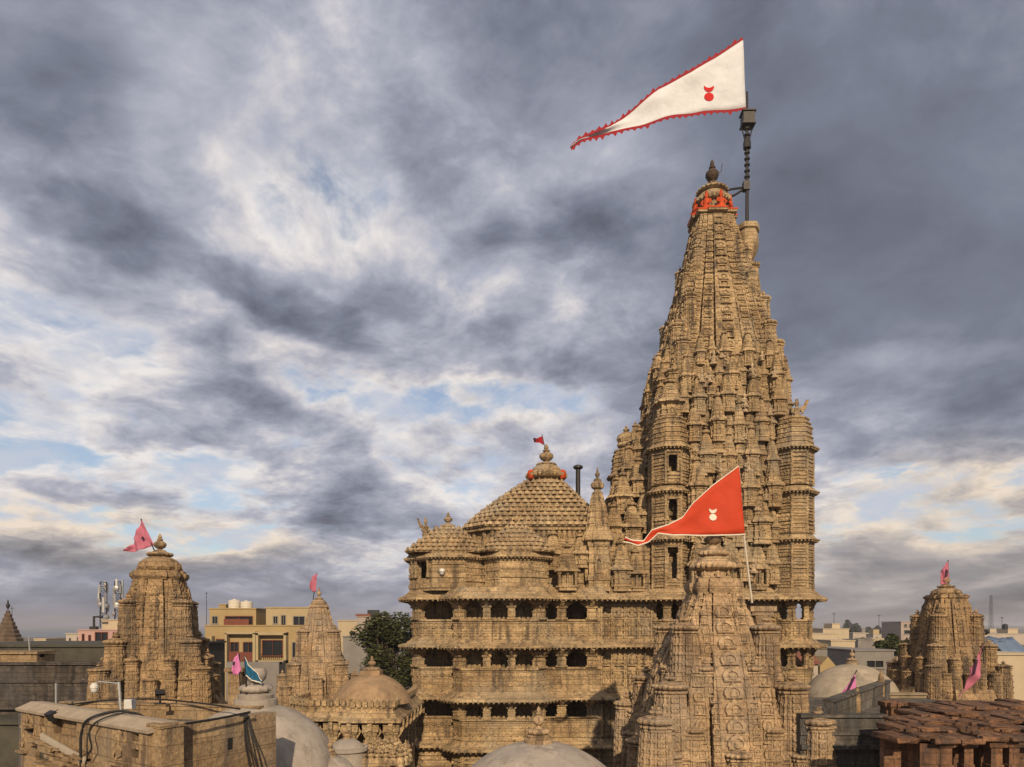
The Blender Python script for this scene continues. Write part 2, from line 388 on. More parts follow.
# ------------------------------------------------------------------ carved pieces
I4 = Matrix.Identity(4)
def T(x, y, z): return Matrix.Translation((x, y, z))
def RZ(a): return Matrix.Rotation(a, 4, 'Z')
def RX(a): return Matrix.Rotation(a, 4, 'X')
def SC(x, y, z): return Matrix.Diagonal((x, y, z, 1))
def interp(tab, z):
    if z <= tab[0][0]: return tab[0][1]
    for (a, va), (b, vb) in zip(tab, tab[1:]):
        if z <= b: return va + (vb - va) * (z - a) / (b - a)
    return tab[-1][1]
def ratha(steps):
    """stepped square plan (half width 1 at the middle of each side); steps = [(x, depth)] from the corner inwards"""
    side = []
    a = steps[0][1]
    side.append((-a, -a))
    for (x0, d0), (x1, d1) in zip(steps, steps[1:]):
        side += [(-x1, -d0), (-x1, -d1)]
    side += [(-x, y) for x, y in reversed(side)][:-1]
    pts = []
    for k in range(4):
        c, s = round(math.cos(k * math.pi / 2)), round(math.sin(k * math.pi / 2))
        pts += [(x * c - y * s, x * s + y * c) for x, y in side]
    return pts
RATHA5 = ratha([(.84, .84), (.60, .92), (.27, 1.0)])
RATHA7 = ratha([(.80, .80), (.64, .86), (.44, .93), (.20, 1.0)])
def slotted(seg, slot):
    """like ratha(), with a narrow deep groove beside every step; seg = [(x, depth)] from the corner inwards"""
    a = seg[0][1]; side = [(-a, -a)]
    for (x0, d0), (x1, d1) in zip(seg, seg[1:]):
        side += [(-x1 - slot, -d0), (-x1 - slot, -d0 + slot * 2.2), (-x1, -d0 + slot * 2.2), (-x1, -d1)]
    side += [(-x, y) for x, y in reversed(side)][:-1]
    pts = []
    for k in range(4):
        c, q = round(math.cos(k * math.pi / 2)), round(math.sin(k * math.pi / 2))
        pts += [(x * c - y * q, x * q + y * c) for x, y in side]
    return pts
SLOT5 = slotted([(.86, .86), (.62, .93), (.28, 1.0)], .045)
RATHA3 = ratha([(.86, .86), (.42, 1.0)])
OCT = [(math.cos(R(22.5 + 45 * k)), math.sin(R(22.5 + 45 * k))) for k in range(8)]
def bands(z0, z1, step, amp, duty=.55, seed=0, s0=1.0, s1=None):
    """level list with raised courses between z0 and z1"""
    rr = random.Random(seed); out = []; n = max(1, round((z1 - z0) / step)); h = (z1 - z0) / n
    for i in range(n):
        a = z0 + i * h; k = amp * rr.choice((.6, 1.0, 1.0, 1.4))
        out += [(a, s0, 0), (a + h * (1 - duty), s0, 0), (a + h * (1 - duty) + .01, s0, k), (a + h - .01, s0, k)]
    out.append((z1, s0, 0)); return out
def kudu():
    """horseshoe arch niche with a head in it, facing -y, one unit wide and high"""
    m = MB()
    o = [(-.5, 0), (-.5, .14), (-.38, .22), (-.46, .50), (0, 1.0), (.46, .50), (.38, .22), (.5, .14), (.5, 0)]
    o = [(-.40, 0), (-.48, .2), (-.47, .44), (-.33, .68), (0, .86), (.33, .68), (.47, .44), (.48, .2), (.40, 0)]
    i = [(-.22, .06), (-.29, .2), (-.28, .38), (-.18, .54), (0, .62), (.18, .54), (.28, .38), (.29, .2), (.22, .06)]
    n = 9; vs = [(x, -.3, z) for x, z in o] + [(x, -.3, z) for x, z in i] + [(x * 1.12, .06, z) for x, z in o] + [(x, -.16, z) for x, z in i]
    fs = []
    for k in range(n - 1):
        fs += [(k, n + k, n + k + 1, k + 1), (k, k + 1, 2 * n + k + 1, 2 * n + k), (n + k, 3 * n + k, 3 * n + k + 1, n + k + 1)]
    fs += [tuple(3 * n + k for k in range(n - 1, -1, -1)), (0, 2 * n, 3 * n - 1, n - 1), (0, n - 1, 2 * n - 1, n)]
    m.add(vs, fs)
    m.lathe([(.02, .04), (.21, .08), (.16, .24), (.19, .34), (.14, .48), (.01, .56)], 7, (0, -.20, 0))
    m.box((0, -.10, -.02), (.90, .30, .06)); m.lathe([(.16, .80), (.18, .88), (.08, .94), (.02, 1.06)], 6, (0, -.14, 0))
    return m
KUDU = kudu()
def figure_bust(mb, M):
    """seated carved figure, about one unit high, facing -y"""
    mb.lathe([(.34, 0), (.36, .1), (.26, .18), (.2, .3), (.24, .48), (.2, .56), (.08, .6), (.09, .64), (.15, .72), (.15, .84), (.09, .93), (.11, .95), (.02, 1.05)], 8, M=M @ SC(1, .8, 1))
    for s in (-1, 1):
        mb.add([v for v in np.concatenate(MB().tube([(s * .24, 0, .5), (s * .36, -.1, .32), (s * .2, -.3, .2)], [.09, .08, .06], 5).v)], MB().tube([(s * .24, 0, .5), (s * .36, -.1, .32), (s * .2, -.3, .2)], [.09, .08, .06], 5).f, M)
NICHE = MB(); figure_bust(NICHE, T(0, -.10, .08) @ SC(.62, .5, .66)); NICHE.box((0, -.14, .04), (1.0, .42, .09)); NICHE.box((0, -.10, .84), (.86, .34, .08)); NICHE.box((0, -.08, .93), (.56, .26, .10))
for _s in (-1, 1): NICHE.lathe([(.10, .08), (.07, .14), (.07, .66), (.11, .74), (.11, .80)], 6, (_s * .38, -.12, 0))
def chain(mb, path, w, spacing, fill=.92, depth=1.0, M=I4, side=0):
    """kudus one above the other up a sloping face; path(z) -> (x, y) in the face frame (front = -y)"""
    z, z1 = path.z0, path.z1; n_ = 0
    while z < z1 - spacing * .6:
        x, y = path(z); x2, y2 = path(z + spacing)
        tilt = math.atan2(y2 - y, spacing)
        ww = w(z) if callable(w) else w
        mb.addmb(NICHE if side and n_ % 2 else KUDU, M @ T(x, y, z) @ RX(-tilt) @ SC(ww, ww * depth, spacing * fill))
        z += spacing; n_ += 1
class Path:
    def __init__(s, tab, cx, ck, z0, z1, out=0.0): s.tab, s.cx, s.ck, s.z0, s.z1, s.out = tab, cx, ck, z0, z1, out
    def __call__(s, z):
        h = interp(s.tab, z); return (s.cx * h, -(s.ck * h + s.out))
def drums(mb, path, r, spacing, n=8, M=I4):
    """a thin engaged shaft broken by rings"""
    pts = []; rad = []; z = path.z0
    while z < path.z1:
        for dz, k in ((0, 1), (.62, 1), (.64, 1.35), (.80, 1.35), (.82, .8), (.98, .8)):
            zz = min(z + dz * spacing, path.z1); x, y = path(zz); pts.append((x, y, zz)); rad.append(r * k)
        z += spacing
    t = MB().tube(pts, rad, n)
    mb.addmb(t, M)
AMALAKA = [(.0, 0), (.62, 0), (.9, .06), (1.0, .16), (1.0, .24), (.9, .34), (.6, .4), (0, .4)]
def amalaka(mb, r, h, c, n=32, lobes=16, M=None):
    mb.lathe([(max(a, .02) * r, b * h / .4) for a, b in AMALAKA], n, c, lobes, .055, M)
def kalasha(mb, r, h, c, n=12, M=None):
    prof = [(.55, 0), (.6, .05), (.35, .09), (.3, .13), (.8, .24), (1.0, .36), (.95, .46), (.6, .56), (.32, .6), (.5, .64), (.5, .68), (.25, .72), (.34, .8), (.2, .92), (.03, 1.0)]
    mb.lathe([(a * r, b * h) for a, b in prof], n, c, M=M)
def spirelet_mb(hw, h, seed=0, wall=.36, niche=True, cols=False):
    """miniature shrine spire: moulded wall, eave, curved tower, ribbed disc and pot; base at z=0"""
    m = MB(); rr = random.Random(seed); zw = h * wall
    if cols:   # open pillared storey
        m.loft(RATHA3, [(0, hw, 0), (zw * .16, hw, 0), (zw * .18, hw * 1.12, 0), (zw * .26, hw * 1.12, 0), (zw * .28, hw * .62, 0), (zw * .92, hw * .62, 0), (zw, hw, 0)])
        for sx in (-1, 0, 1):
            for sy in (-1, 0, 1):
                if sx or sy: m.lathe([(.13 * hw, zw * .26), (.12 * hw, zw * .8), (.22 * hw, zw * .9), (.22 * hw, zw)], 6, (sx * .8 * hw, sy * .8 * hw, 0))
    else:
        lv = [(0, hw * 1.05, 0), (zw * .08, hw * 1.05, 0), (zw * .1, hw * .92, 0), (zw * .2, hw * .92, 0), (zw * .22, hw * 1.02, 0), (zw * .3, hw * 1.02, 0), (zw * .32, hw * .88, 0),
              (zw * .55, hw * .88, 0), (zw * .57, hw * .96, 0), (zw * .62, hw * .96, 0), (zw * .64, hw * .88, 0), (zw * .86, hw * .88, 0), (zw * .9, hw * 1.0, 0), (zw, hw * 1.02, 0)]
        m.loft(RATHA3, lv)
        if niche:
            for k in range(4):
                m.addmb(KUDU, RZ(k * math.pi / 2) @ T(0, -hw * .88, zw * .3) @ SC(hw * .7, hw * .5, zw * .55))
    m.loft(RATHA3, [(zw * .98, hw * .9, 0), (zw * 1.0, hw * 1.28, 0), (zw * 1.06, hw * 1.28, 0), (zw * 1.24, hw * .92, 0), (zw * 1.27, hw * .92, 0)])
    z0, z1 = zw * 1.25, h * .80; n = 6 if not cols else 5; lv = []
    for i in range(n):
        t = i / n; t2 = (i + .72) / n; t3 = (i + .99) / n
        w = lambda q: hw * .86 * (1 - q ** 1.55 * .62)
        za = lambda q: z0 + (z1 - z0) * q
        lv += [(za(t), w(t), 0), (za(t2), w(t2), 0), (za(t2) + .004, w(t2) * 1.07, 0), (za(t3), w(t3) * 1.07, 0)]
    m.loft(RATHA5, lv)
    pt = [(z0, hw * .86), (z0 + (z1 - z0) * .5, hw * .68), (z1, hw * .34)]
    for k in range(4): chain(m, Path(pt, 0, 1.0, z0 + .02, z1, 0), lambda z: interp(pt, z) * .62, (z1 - z0) / 4.0, .9, .6, RZ(k * math.pi / 2))
    m.lathe([(hw * .26, z1), (hw * .26, z1 + h * .025)], 8)
    amalaka(m, hw * .5, h * .06, (0, 0, z1 + h * .02), 20, 10)
    m.lathe([(hw * .3, z1 + h * .08), (hw * .32, z1 + h * .095), (hw * .14, z1 + h * .11)], 8)
    kalasha(m, hw * .2, h * .10, (0, 0, z1 + h * .10), 8)
    return m
def figure_mb():
    """winged guardian figure crouching on a ledge, about one unit high, facing -y"""
    m = MB(); figure_bust(m, T(0, 0, 0))
    m.add([(.1, .0, .3), (.62, .05, .5), (.86, .05, 1.02), (.66, .05, .98), (.5, .05, .72), (.16, 0, .56), (.1, .14, .3), (.62, .15, .5), (.86, .13, 1.02), (.66, .13, .98), (.5, .15, .72), (.16, .14, .56)],
          [(0, 1, 2, 3, 4, 5), (11, 10, 9, 8, 7, 6)] + [(k, k + 6, (k + 1) % 6 + 6, (k + 1) % 6) for k in range(6)])
    return m
BELL = MB().lathe([(1.0, 0), (.98, .12), (.80, .42), (.5, .66), (.2, .78), (.3, .86), (.26, .96), (.03, 1.14)], 8)
CH7 = [(1, -.72), (1, .72), (.72, 1), (-.72, 1), (-1, .72), (-1, -.72), (-.72, -1), (.72, -1)]
CH9 = [(1, -.9), (1, .9), (.9, 1), (-.9, 1), (-1, .9), (-1, -.9), (-.9, -1), (.9, -1)]
CH9R = [(.62, -.86), (.62, .86), (.5, 1), (-.74, 1), (-1, .74), (-1, -.74), (-.74, -1), (.5, -1)]
def bell_roof(poly_r, levels, cx, cy, size, plan=None, drop=0.0):
    """corbelled roof of rising rows of bells; levels = [(z, half width)]"""
    m = MB(); plan = plan or [(x / math.cos(R(22.5)), y / math.cos(R(22.5))) for x, y in OCT]
    lv = []
    for (z, w), (z2, w2) in zip(levels, levels[1:]):
        lv += [(z, w, 0), (z + (z2 - z) * .28, w, .03), (z + (z2 - z) * .34, w - (w - w2) * .15, 0), (z2 - .01, w2, 0)]
    m.loft(plan, lv, T(cx, cy, 0))
    n = len(plan)
    for k, ((z, w), (z2, w2)) in enumerate(zip(levels, levels[1:])):
        hh = (z2 - z)
        wm = w - .06
        for i in range(n):
            a = plan[i]; b = plan[(i + 1) % n]
            l = math.hypot(b[0] - a[0], b[1] - a[1]) * wm; q = max(1, round(l / (size * 1.0)))
            for j in range(q):
                t = (j + .5) / q
                x = (a[0] + (b[0] - a[0]) * t) * wm; y = (a[1] + (b[1] - a[1]) * t) * wm
                s = min(l / q, size) * .52
                m.addmb(BELL, T(cx + x, cy + y, z + hh * .26) @ SC(s, s, hh * .92))
    return m
def pillar_mb(h, w=.30, cap=.62, arm=.95):
    """square based pillar with moulded shaft and bracket capital"""
    m = MB(); P4 = [(-1, -1), (1, -1), (1, 1), (-1, 1)]
    lv = [(0, w * 1.3, 0), (.14, w * 1.3, 0), (.16, w, 0), (h * .30, w, 0), (h * .31, w * 1.12, 0), (h * .36, w * 1.12, 0), (h * .37, w * .94, 0), (h * .50, w * .94, 0), (h * .52, w * 1.3, 0), (h * .58, w * 1.3, 0), (h * .60, w * 1.05, 0), (h * .72, cap * .80, 0), (h * .74, cap * .92, 0), (h, cap, 0)]
    m.loft(P4, [(a, b, c) for a, b, c in lv])
    for k in range(4):
        m.add([(-w * .5, -w, h * .50), (w * .5, -w, h * .50), (w * .5, -arm, h * .80), (-w * .5, -arm, h * .80), (-w * .5, -w * .5, h), (w * .5, -w * .5, h), (w * .5, -arm, h), (-w * .5, -arm, h)],
              [(0, 1, 2, 3)[::-1], (3, 2, 6, 7), (0, 3, 7, 4), (1, 5, 6, 2), (7, 6, 5, 4)], RZ(k * math.pi / 2))
    return m
def eave(mb, poly, z_in, z_lip, out, th=.16, fringe=.34, closed=True, edges=None):
    """sloping stone eave round a polygon with a fringe of little pendants under its lip"""
    m = miters(poly); n = len(poly)
    lv = [(z_in - .55, -.05), (z_in, 0.0), (z_in + .12, .02), ((z_in + z_lip) / 2 + .02, out * .5), (z_lip + th, out * .96), (z_lip + th * .5, out), (z_lip, out), (z_lip + .02, out * .9), (z_in - .35, .1)]
    vs = []; fs = []
    for z, o in lv:
        for (x, y), (mx, my) in zip(poly, m): vs.append((x + mx * o, y + my * o, z))
    rng_ = range(n) if closed else range(n - 1)
    for j in range(len(lv)):
        j2 = (j + 1) % len(lv)
        for i in rng_:
            i2 = (i + 1) % n
            fs.append((j * n + i, j2 * n + i, j2 * n + i2, j * n + i2)[::-1])
    mb.add(vs, fs)
    if fringe:
        for i in rng_:
            if edges is not None and i not in edges: continue
            i2 = (i + 1) % n
            a = (poly[i][0] + m[i][0] * (out - .1), poly[i][1] + m[i][1] * (out - .1)); b = (poly[i2][0] + m[i2][0] * (out - .1), poly[i2][1] + m[i2][1] * (out - .1))
            l = math.hypot(b[0] - a[0], b[1] - a[1]); q = int(l / fringe)
            for j in range(q):
                t = (j + .5) / q
                mb.lathe([(.05, -.02), (.085, .06), (.085, .16)], 5, (a[0] + (b[0] - a[0]) * t, a[1] + (b[1] - a[1]) * t, z_lip - .10))
def panel_wall(mb, p0, p1, z0, z1, step, amp, thick=.35, hole=None, seed=0, mit=(0, 0)):
    """a wall slab with raised courses; hole = (u0, u1, za, zb) leaves a real opening"""
    rr = random.Random(seed)
    parts = [(0, 1, z0, z1)] if not hole else [(0, hole[0], z0, z1), (hole[1], 1, z0, z1), (hole[0], hole[1], z0, hole[2]), (hole[0], hole[1], hole[3], z1)]
    for u0, u1, a, b in parts:
        if b - a > .02 and u1 - u0 > .01: mb.seg(p0, p1, a, b, thick, 0, u0 + (.002 if u0 == 0 else 0), u1 - (.002 if u1 == 1 else 0))
    z = z0 + step * .3
    while z < z1 - .08:
        th = step * rr.choice((.28, .4, .4, .55)); o = amp * rr.choice((.6, 1, 1, 1.5))
        zt = min(z + th, z1 - .01)
        sp = [(0, 1)]
        if hole and zt > hole[2] - .02 and z < hole[3] + .02: sp = [(0, hole[0]), (hole[1], 1)]
        for u0, u1 in sp:
            if u1 - u0 > .02: mb.seg(p0, p1, z, zt, .05, o, u0 - (mit[0] * o if u0 == 0 else 0), u1 + (mit[1] * o if u1 == 1 else 0))
        z += step * rr.choice((.8, 1.0, 1.2))

def rough(mb, c, d, rr, j=.05):
    """worn stone block: a box with softened, uneven edges"""
    x, y, z = d[0] / 2, d[1] / 2, d[2] / 2; k = min(x, y, z) * .35; vs = []; lay = []
    for zz, ins in ((-z, k), (-z + k, 0), (z - k, 0), (z, k)):
        ring = [(-x + ins, -y + ins), (0, -y + ins), (x - ins, -y + ins), (x - ins, 0), (x - ins, y - ins), (0, y - ins), (-x + ins, y - ins), (-x + ins, 0)]
        lay.append(len(vs)); vs += [(c[0] + a + rr.uniform(-j, j) * .7, c[1] + b + rr.uniform(-j, j), c[2] + zz + rr.uniform(-j, j) * .6) for a, b in ring]
    fs = [tuple(range(7, -1, -1)), tuple(24 + i for i in range(8))]
    for l in range(3):
        for i in range(8): fs.append((l * 8 + i, l * 8 + (i + 1) % 8, (l + 1) * 8 + (i + 1) % 8, (l + 1) * 8 + i))
    mb.add(vs, fs)
def pierced(mb, p0, p1, z0, z1, thick, holes):
    """front skin of a wall with real recesses; holes = [(u0, u1, za, zb)]"""
    us = sorted({0.0, 1.0} | {h[0] for h in holes} | {h[1] for h in holes}); zs = sorted({z0, z1} | {h[2] for h in holes} | {h[3] for h in holes})
    for ua, ub in zip(us, us[1:]):
        run = None
        for za, zb in zip(zs, zs[1:]):
            solid = not any(h[0] < (ua + ub) / 2 < h[1] and h[2] < (za + zb) / 2 < h[3] for h in holes)
            if solid: mb.seg(p0, p1, za, zb, thick, 0, ua, ub)

# ------------------------------------------------------------------ a shrine spire
def shrine(t, mat, prof, z_base, turrets, top, fin, kw=.5, ksp=.8, plan=SLOT5, base_h=None, rib=True, seed=0, side_bands=True, style='wide', pairs=True, columns=()):
    """curved spire with carved bands. t: Empty (local frame, base at z=0), prof [(z, half width)]"""
    zb, zt = prof[0][0], prof[-1][0]
    body = MB(); lv = []; z = zb; k = 0; st = ksp * .5
    while z < zt - .01:
        h = min(st, zt - z)
        for q, o in ((0, 0), (.72, 0), (.74, .018), (.97, .018)):
            zz = z + h * q; lv.append((zz, interp(prof, zz), o))
        z += h
    lv.append((zt, interp(prof, zt), 0))
    body.loft(plan, lv)
    if zb > 0: body.loft(plan, [(0, prof[0][1] * 1.12, 0), (zb * .25, prof[0][1] * 1.12, 0), (zb * .27, prof[0][1] * 1.03, 0), (zb * .8, prof[0][1] * 1.03, 0), (zb * .82, prof[0][1] * 1.1, 0), (zb, prof[0][1] * 1.1, 0)])
    obj('spire_body', body, mat, t)
    for k in range(4):
        m = MB(); chain(m, Path(prof, 0, 1.0, zb + .05, zt - .1, 0), lambda z: min(kw, interp(prof, z) * .50), ksp, 1.0, .6, RZ(k * math.pi / 2))
        obj('arch_band', m, mat, t)
    # shafts and columns of niches stand at fixed distances from the middle and die out at the narrowing edge
    def column(x, out=0.0):
        zz = zb
        while zz < zt - .1 and interp(prof, zz) * .86 > x + .12: zz += .1
        class C_:
            z0, z1 = zb + .05, min(zz, zt - .08)
            def __init__(s_, sg): s_.sg = sg
            def __call__(s_, z):
                h = interp(prof, z); q = x / h; return (s_.sg * x, -(h * (1.0 if q < .28 else .93 if q < .62 else .86) + out))
        return C_
    for x, w, sp_, kind in columns:
        P_ = column(x)
        if P_.z1 < zb + 1: continue
        for k in range(4):
            for s in (-1, 1):
                m = MB()
                if kind == 'shaft': drums(m, P_(s), w, sp_, 8, RZ(k * math.pi / 2))
                else: chain(m, P_(s), w, sp_, .95, .75, RZ(k * math.pi / 2), 1)
                obj('ringed_shaft' if kind == 'shaft' else 'niche_column', m, mat, t)
    # turrets: (across, out, z, half width, height), repeated on the four sides
    cache = {}
    for (ax, ou, z, hw, h) in turrets:
        key = (hw, h)
        if key not in cache: cache[key] = turret_mb(hw, h, seed).mesh('turret', mat)
        for k in range(4):
            a = k * math.pi / 2
            for s in ((-1, 1) if pairs and abs(ax) > .01 and abs(ax - ou) > .01 else (1,)):
                x, y = ax * s, -ou
                put_copy(cache[key], 'turret', t, (x * math.cos(a) - y * math.sin(a), x * math.sin(a) + y * math.cos(a), z), rz=a)
    # plates, collar figures, ribbed disc
    hw = prof[-1][1]
    m = MB(); z = zt
    P4 = RATHA3
    m.loft(P4, [(z - .02, hw * 1.02, 0), (z + top * .10, hw * 1.12, 0), (z + top * .22, hw * 1.12, 0), (z + top * .24, hw * 1.0, 0), (z + top * .32, hw * 1.0, 0), (z + top * .34, hw * .70, 0), (z + top * .38, hw * .66, 0)])
    obj('top_slab', m, mat, t)
    if style == 'wide':
        m = MB(); m.lathe([(hw * .62, z + top * .36), (hw * .60, z + top * .56)], 16)
        for k in range(8):
            a = k * math.pi / 4
            figure_bust(m, RZ(a) @ T(0, -hw * .70, z + top * .36) @ SC(hw * .30, hw * .30, top * .24))
        obj('collar', m, mat, t)
        m = MB(); amalaka(m, hw * .92, top * .24, (0, 0, z + top * .52), 48, 24)
        m.lathe([(hw * .66, z + top * .75), (hw * .6, z + top * .82), (hw * .42, z + top * .88)], 20)
        amalaka(m, hw * .62, top * .16, (0, 0, z + top * .86), 36, 18); m.lathe([(hw * .42, z + top * 1.0), (hw * .34, z + top * 1.1)], 16)
        obj('ribbed_disc', m, mat, t, 40)
        m = MB(); kalasha(m, hw * .40, fin, (0, 0, z + top * 1.08), 16)
    else:
        m = MB(); m.lathe([(hw * .84, z + top * .36), (hw * .90, z + top * .46), (hw * .84, z + top * .60), (hw * .66, z + top * .76), (hw * .42, z + top * .86)], 24)
        for k in range(12):
            a = k * math.pi / 6
            figure_bust(m, RZ(a) @ T(0, -hw * .84, z + top * .34) @ SC(hw * .26, hw * .30, top * .30))
        obj('collar', m, mat, t)
        m = MB(); amalaka(m, hw * .52, top * .18, (0, 0, z + top * .86), 32, 16); m.lathe([(hw * .34, z + top * 1.03), (hw * .2, z + top * 1.12)], 16)
        obj('ribbed_disc', m, mat, t, 40)
        m = MB(); kalasha(m, hw * .27, fin, (0, 0, z + top * 1.06), 16)
    obj('finial', m, mat, t, 45)
def turret_mb(hw, h, seed=0):
    """half spire standing against the body: tall curved block, ribbed cap and finial"""
    m = MB(); prof = [(0, hw), (h * .35, hw * .97), (h * .7, hw * .84), (h * .80, hw * .78)]
    lv = []; n = max(5, round(h / .45))
    for i in range(n):
        for q, o in ((0, 0), (.7, 0), (.72, .03), (.97, .03)):
            z = h * .80 * (i + q) / n; lv.append((z, interp(prof, z), o))
    lv.append((h * .80, hw * .78, 0))
    m.loft(RATHA5, lv)
    for k in range(4):
        chain(m, Path(prof, 0, 1.0, .03, h * .78), lambda z: interp(prof, z) * .62, max(.32, hw * .62), .92, .7, RZ(k * math.pi / 2))
        for s in (-1, 1): drums(m, Path(prof, s * .45, .95, 0, h * .79), hw * .09, max(.3, hw * .5), 6, RZ(k * math.pi / 2))
    z = h * .80
    m.loft(RATHA3, [(z, hw * .8, 0), (z + h * .012, hw * .95, 0), (z + h * .03, hw * .95, 0), (z + h * .035, hw * .66, 0), (z + h * .05, hw * .6, 0)])
    amalaka(m, hw * 1.06, h * .065, (0, 0, z + h * .04), 32, 16)
    m.lathe([(hw * .6, z + h * .10), (hw * .64, z + h * .112), (hw * .3, z + h * .13)], 12)
    kalasha(m, hw * .30, h * .10, (0, 0, z + h * .125), 10)
    return m

# ------------------------------------------------------------------ flags
def flag(name, label, top, bot, Y, mat, wave=.22, cat='flag', group=None, freq=1.6, trim=None, mark=None, edge=None, nu=40, nv=10, lean=0.0):
    """cloth between a top and a bottom edge (picture positions at distance Y, hoist first)"""
    def curve(pts, t):
        L_ = [0]
        for a, b in zip(pts, pts[1:]): L_.append(L_[-1] + math.hypot(b[0] - a[0], b[1] - a[1]))
        d = t * L_[-1]
        for i in range(len(pts) - 1):
            if d <= L_[i + 1] + 1e-9:
                k = (d - L_[i]) / max(L_[i + 1] - L_[i], 1e-9)
                return pts[i][0] + (pts[i + 1][0] - pts[i][0]) * k, pts[i][1] + (pts[i + 1][1] - pts[i][1]) * k
        return pts[-1]
    def disp(t, s):
        return wave * .30 * math.sin(9.3 * t + 7 * s + 2 * math.sin(5 * t)) * (1 - .5 * s) + wave * .16 * math.sin(23 * t - 9 * s) + (wave * math.sin(2 * math.pi * (freq * t + .13 * s)) + wave * .35 * math.sin(2 * math.pi * (freq * 2.3 * t - .5 * s) + 1)) * min(1, t * 2.2) + lean * t
    def at(t, s, out=0.0):
        a = curve(top, t); b = curve(bot, t)
        x, y = b[0] + (a[0] - b[0]) * s, b[1] + (a[1] - b[1]) * s
        p = PX(x, y, Y); return (p[0], p[1] + disp(t, s) - out, p[2])
    hx = PX(*[(top[0][i] + bot[0][i]) / 2 for i in (0, 1)], Y)
    m = MB(); vs = []; fs = []
    for i in range(nu + 1):
        for j in range(nv + 1): vs.append(at(i / nu, j / nv))
    for i in range(nu):
        for j in range(nv):
            q = i * (nv + 1) + j; fs.append((q, q + nv + 1, q + nv + 2, q + 1))
    m.add([(a - hx[0], b - hx[1], c - hx[2]) for a, b, c in vs], fs)
    o = obj(name, m, mat, None, 80, loc=hx); tag(o, label, cat, group)
    sm = o.modifiers.new('thickness', 'SOLIDIFY'); sm.thickness = .012; sm.offset = 0
    loc = lambda p: (p[0] - hx[0], p[1] - hx[1], p[2] - hx[2])
    if trim:      # scalloped hem along both edges: (material, px depth)
        for s, sg in ((1.0, -1), (0.0, 1)):
            m = MB(); vs = []; fs = []; n = 84
            for i in range(n + 1):
                t = i / n; a = curve(top if s else bot, t)
                zz = (trim[1] * (.45 + random.Random(i // 3 + int(s)).uniform(.3, 1.6) * abs(math.sin(i * 1.047 + .4)) ** 3)) if trim[2] else trim[1]
                inner = PX(a[0], a[1] - sg * trim[1] * .35, Y); outer = PX(a[0], a[1] + sg * zz, Y)
                for p in (inner, outer): vs.append(loc((p[0], p[1] + disp(t, s) - .02, p[2])))
            for i in range(n): fs.append((2 * i, 2 * i + 2, 2 * i + 3, 2 * i + 1))
            m.add(vs, fs); q = obj('trim', m, trim[0], o)
            sm = q.modifiers.new('thickness', 'SOLIDIFY'); sm.thickness = .012; sm.offset = 0
    if mark:      # crescent over a disc, sewn on: (px, py, size px, material)
        mx, my, r, mm = mark
        grid = [(at(i / 80, j / 24), ) for i in range(81) for j in range(25)]; garr = np.array([g[0] for g in grid])
        def on(p, out=.035):
            d = (garr[:, 0] - p[0]) ** 2 + (garr[:, 2] - p[2]) ** 2; q = np.argsort(d)[:4]; return (p[0], float(garr[q, 1].min()) - out + p[1], p[2])
        yy = 0.0
        m = MB(); k = Y / F; cx, _, cz = PX(mx, my, Y)
        n = 20; vs = [(cx + r * k * math.cos(2 * math.pi * i / n), yy, cz - r * k * 1.0 + r * .92 * k * math.sin(2 * math.pi * i / n)) for i in range(n)]
        vs2 = [(a, b + .03, c) for a, b, c in vs]
        m.add([loc(on(p)) for p in vs + vs2], [tuple(range(n)), tuple(range(2 * n - 1, n - 1, -1))] + [(i, i + n, (i + 1) % n + n, (i + 1) % n) for i in range(n)])
        arc = [(1.05 * math.cos(R(a)), 1.35 + 1.05 * math.sin(R(a))) for a in range(170, 371, 20)]
        inn = [(.92 * math.cos(R(a)) , 1.75 + .62 * math.sin(R(a))) for a in range(190, 351, 20)]
        # outer arc left to right, inner arc back
        outl = arc; innl = [(-1.03 + 2.06 * i / (len(arc) - 1), 1.62 - .42 * math.sin(math.pi * i / (len(arc) - 1)) - .0) for i in range(len(arc))]
        vs = [(cx + a * r * k, yy, cz + b * r * k - .25 * r * k) for a, b in outl] + [(cx + a * r * k, yy, cz + b * r * k - .25 * r * k) for a, b in innl]
        nn = len(arc)
        vs += [(a, b + .03, c) for a, b, c in vs]
        m.add([loc(on(p)) for p in vs], [(i, i + 1, nn + i + 1, nn + i) for i in range(nn - 1)] + [(2 * nn + i, 3 * nn + i, 3 * nn + i + 1, 2 * nn + i + 1) for i in range(nn - 1)])
        obj('emblem', m, mm, o)
    return o
# ------------------------------------------------------------------ ground and sea
def sheet(name, pts, z, mat):
    m = MB(); m.add([(x, y, z) for x, y in pts], [tuple(range(len(pts)))])
    return tag(obj(name, m, mat), kind='structure')
M_GROUND = plain('town_ground', (.15, .125, .10), .95, 0, .35, .08, .3)
def sea_mat():
    m, nt, bs = mat_base('sea_water'); N, L = nt.nodes, nt.links
    bs.inputs['Base Color'].default_value = (.035, .055, .085, 1); bs.inputs['Roughness'].default_value = .35
    g = N.new('ShaderNodeNewGeometry'); no = N.new('ShaderNodeTexNoise'); no.inputs['Scale'].default_value = .05; no.inputs['Detail'].default_value = 6
    L.new(g.outputs['Position'], no.inputs['Vector']); b = N.new('ShaderNodeBump'); b.inputs['Strength'].default_value = .4; b.inputs['Distance'].default_value = 2
    L.new(no.outputs[0], b.inputs['Height']); L.new(b.outputs[0], bs.inputs['Normal']); return m
sheet('sea', [(-90000, -2000), (90000, -2000), (90000, 90000), (-90000, 90000)], -1.2, sea_mat())
sheet('ground', [(-1500, -60), (6000, -60), (9000, 6000), (900, 6000), (60, 1900), (-100, 900), (-700, 760), (-1500, 700)], 0.0, M_GROUND)

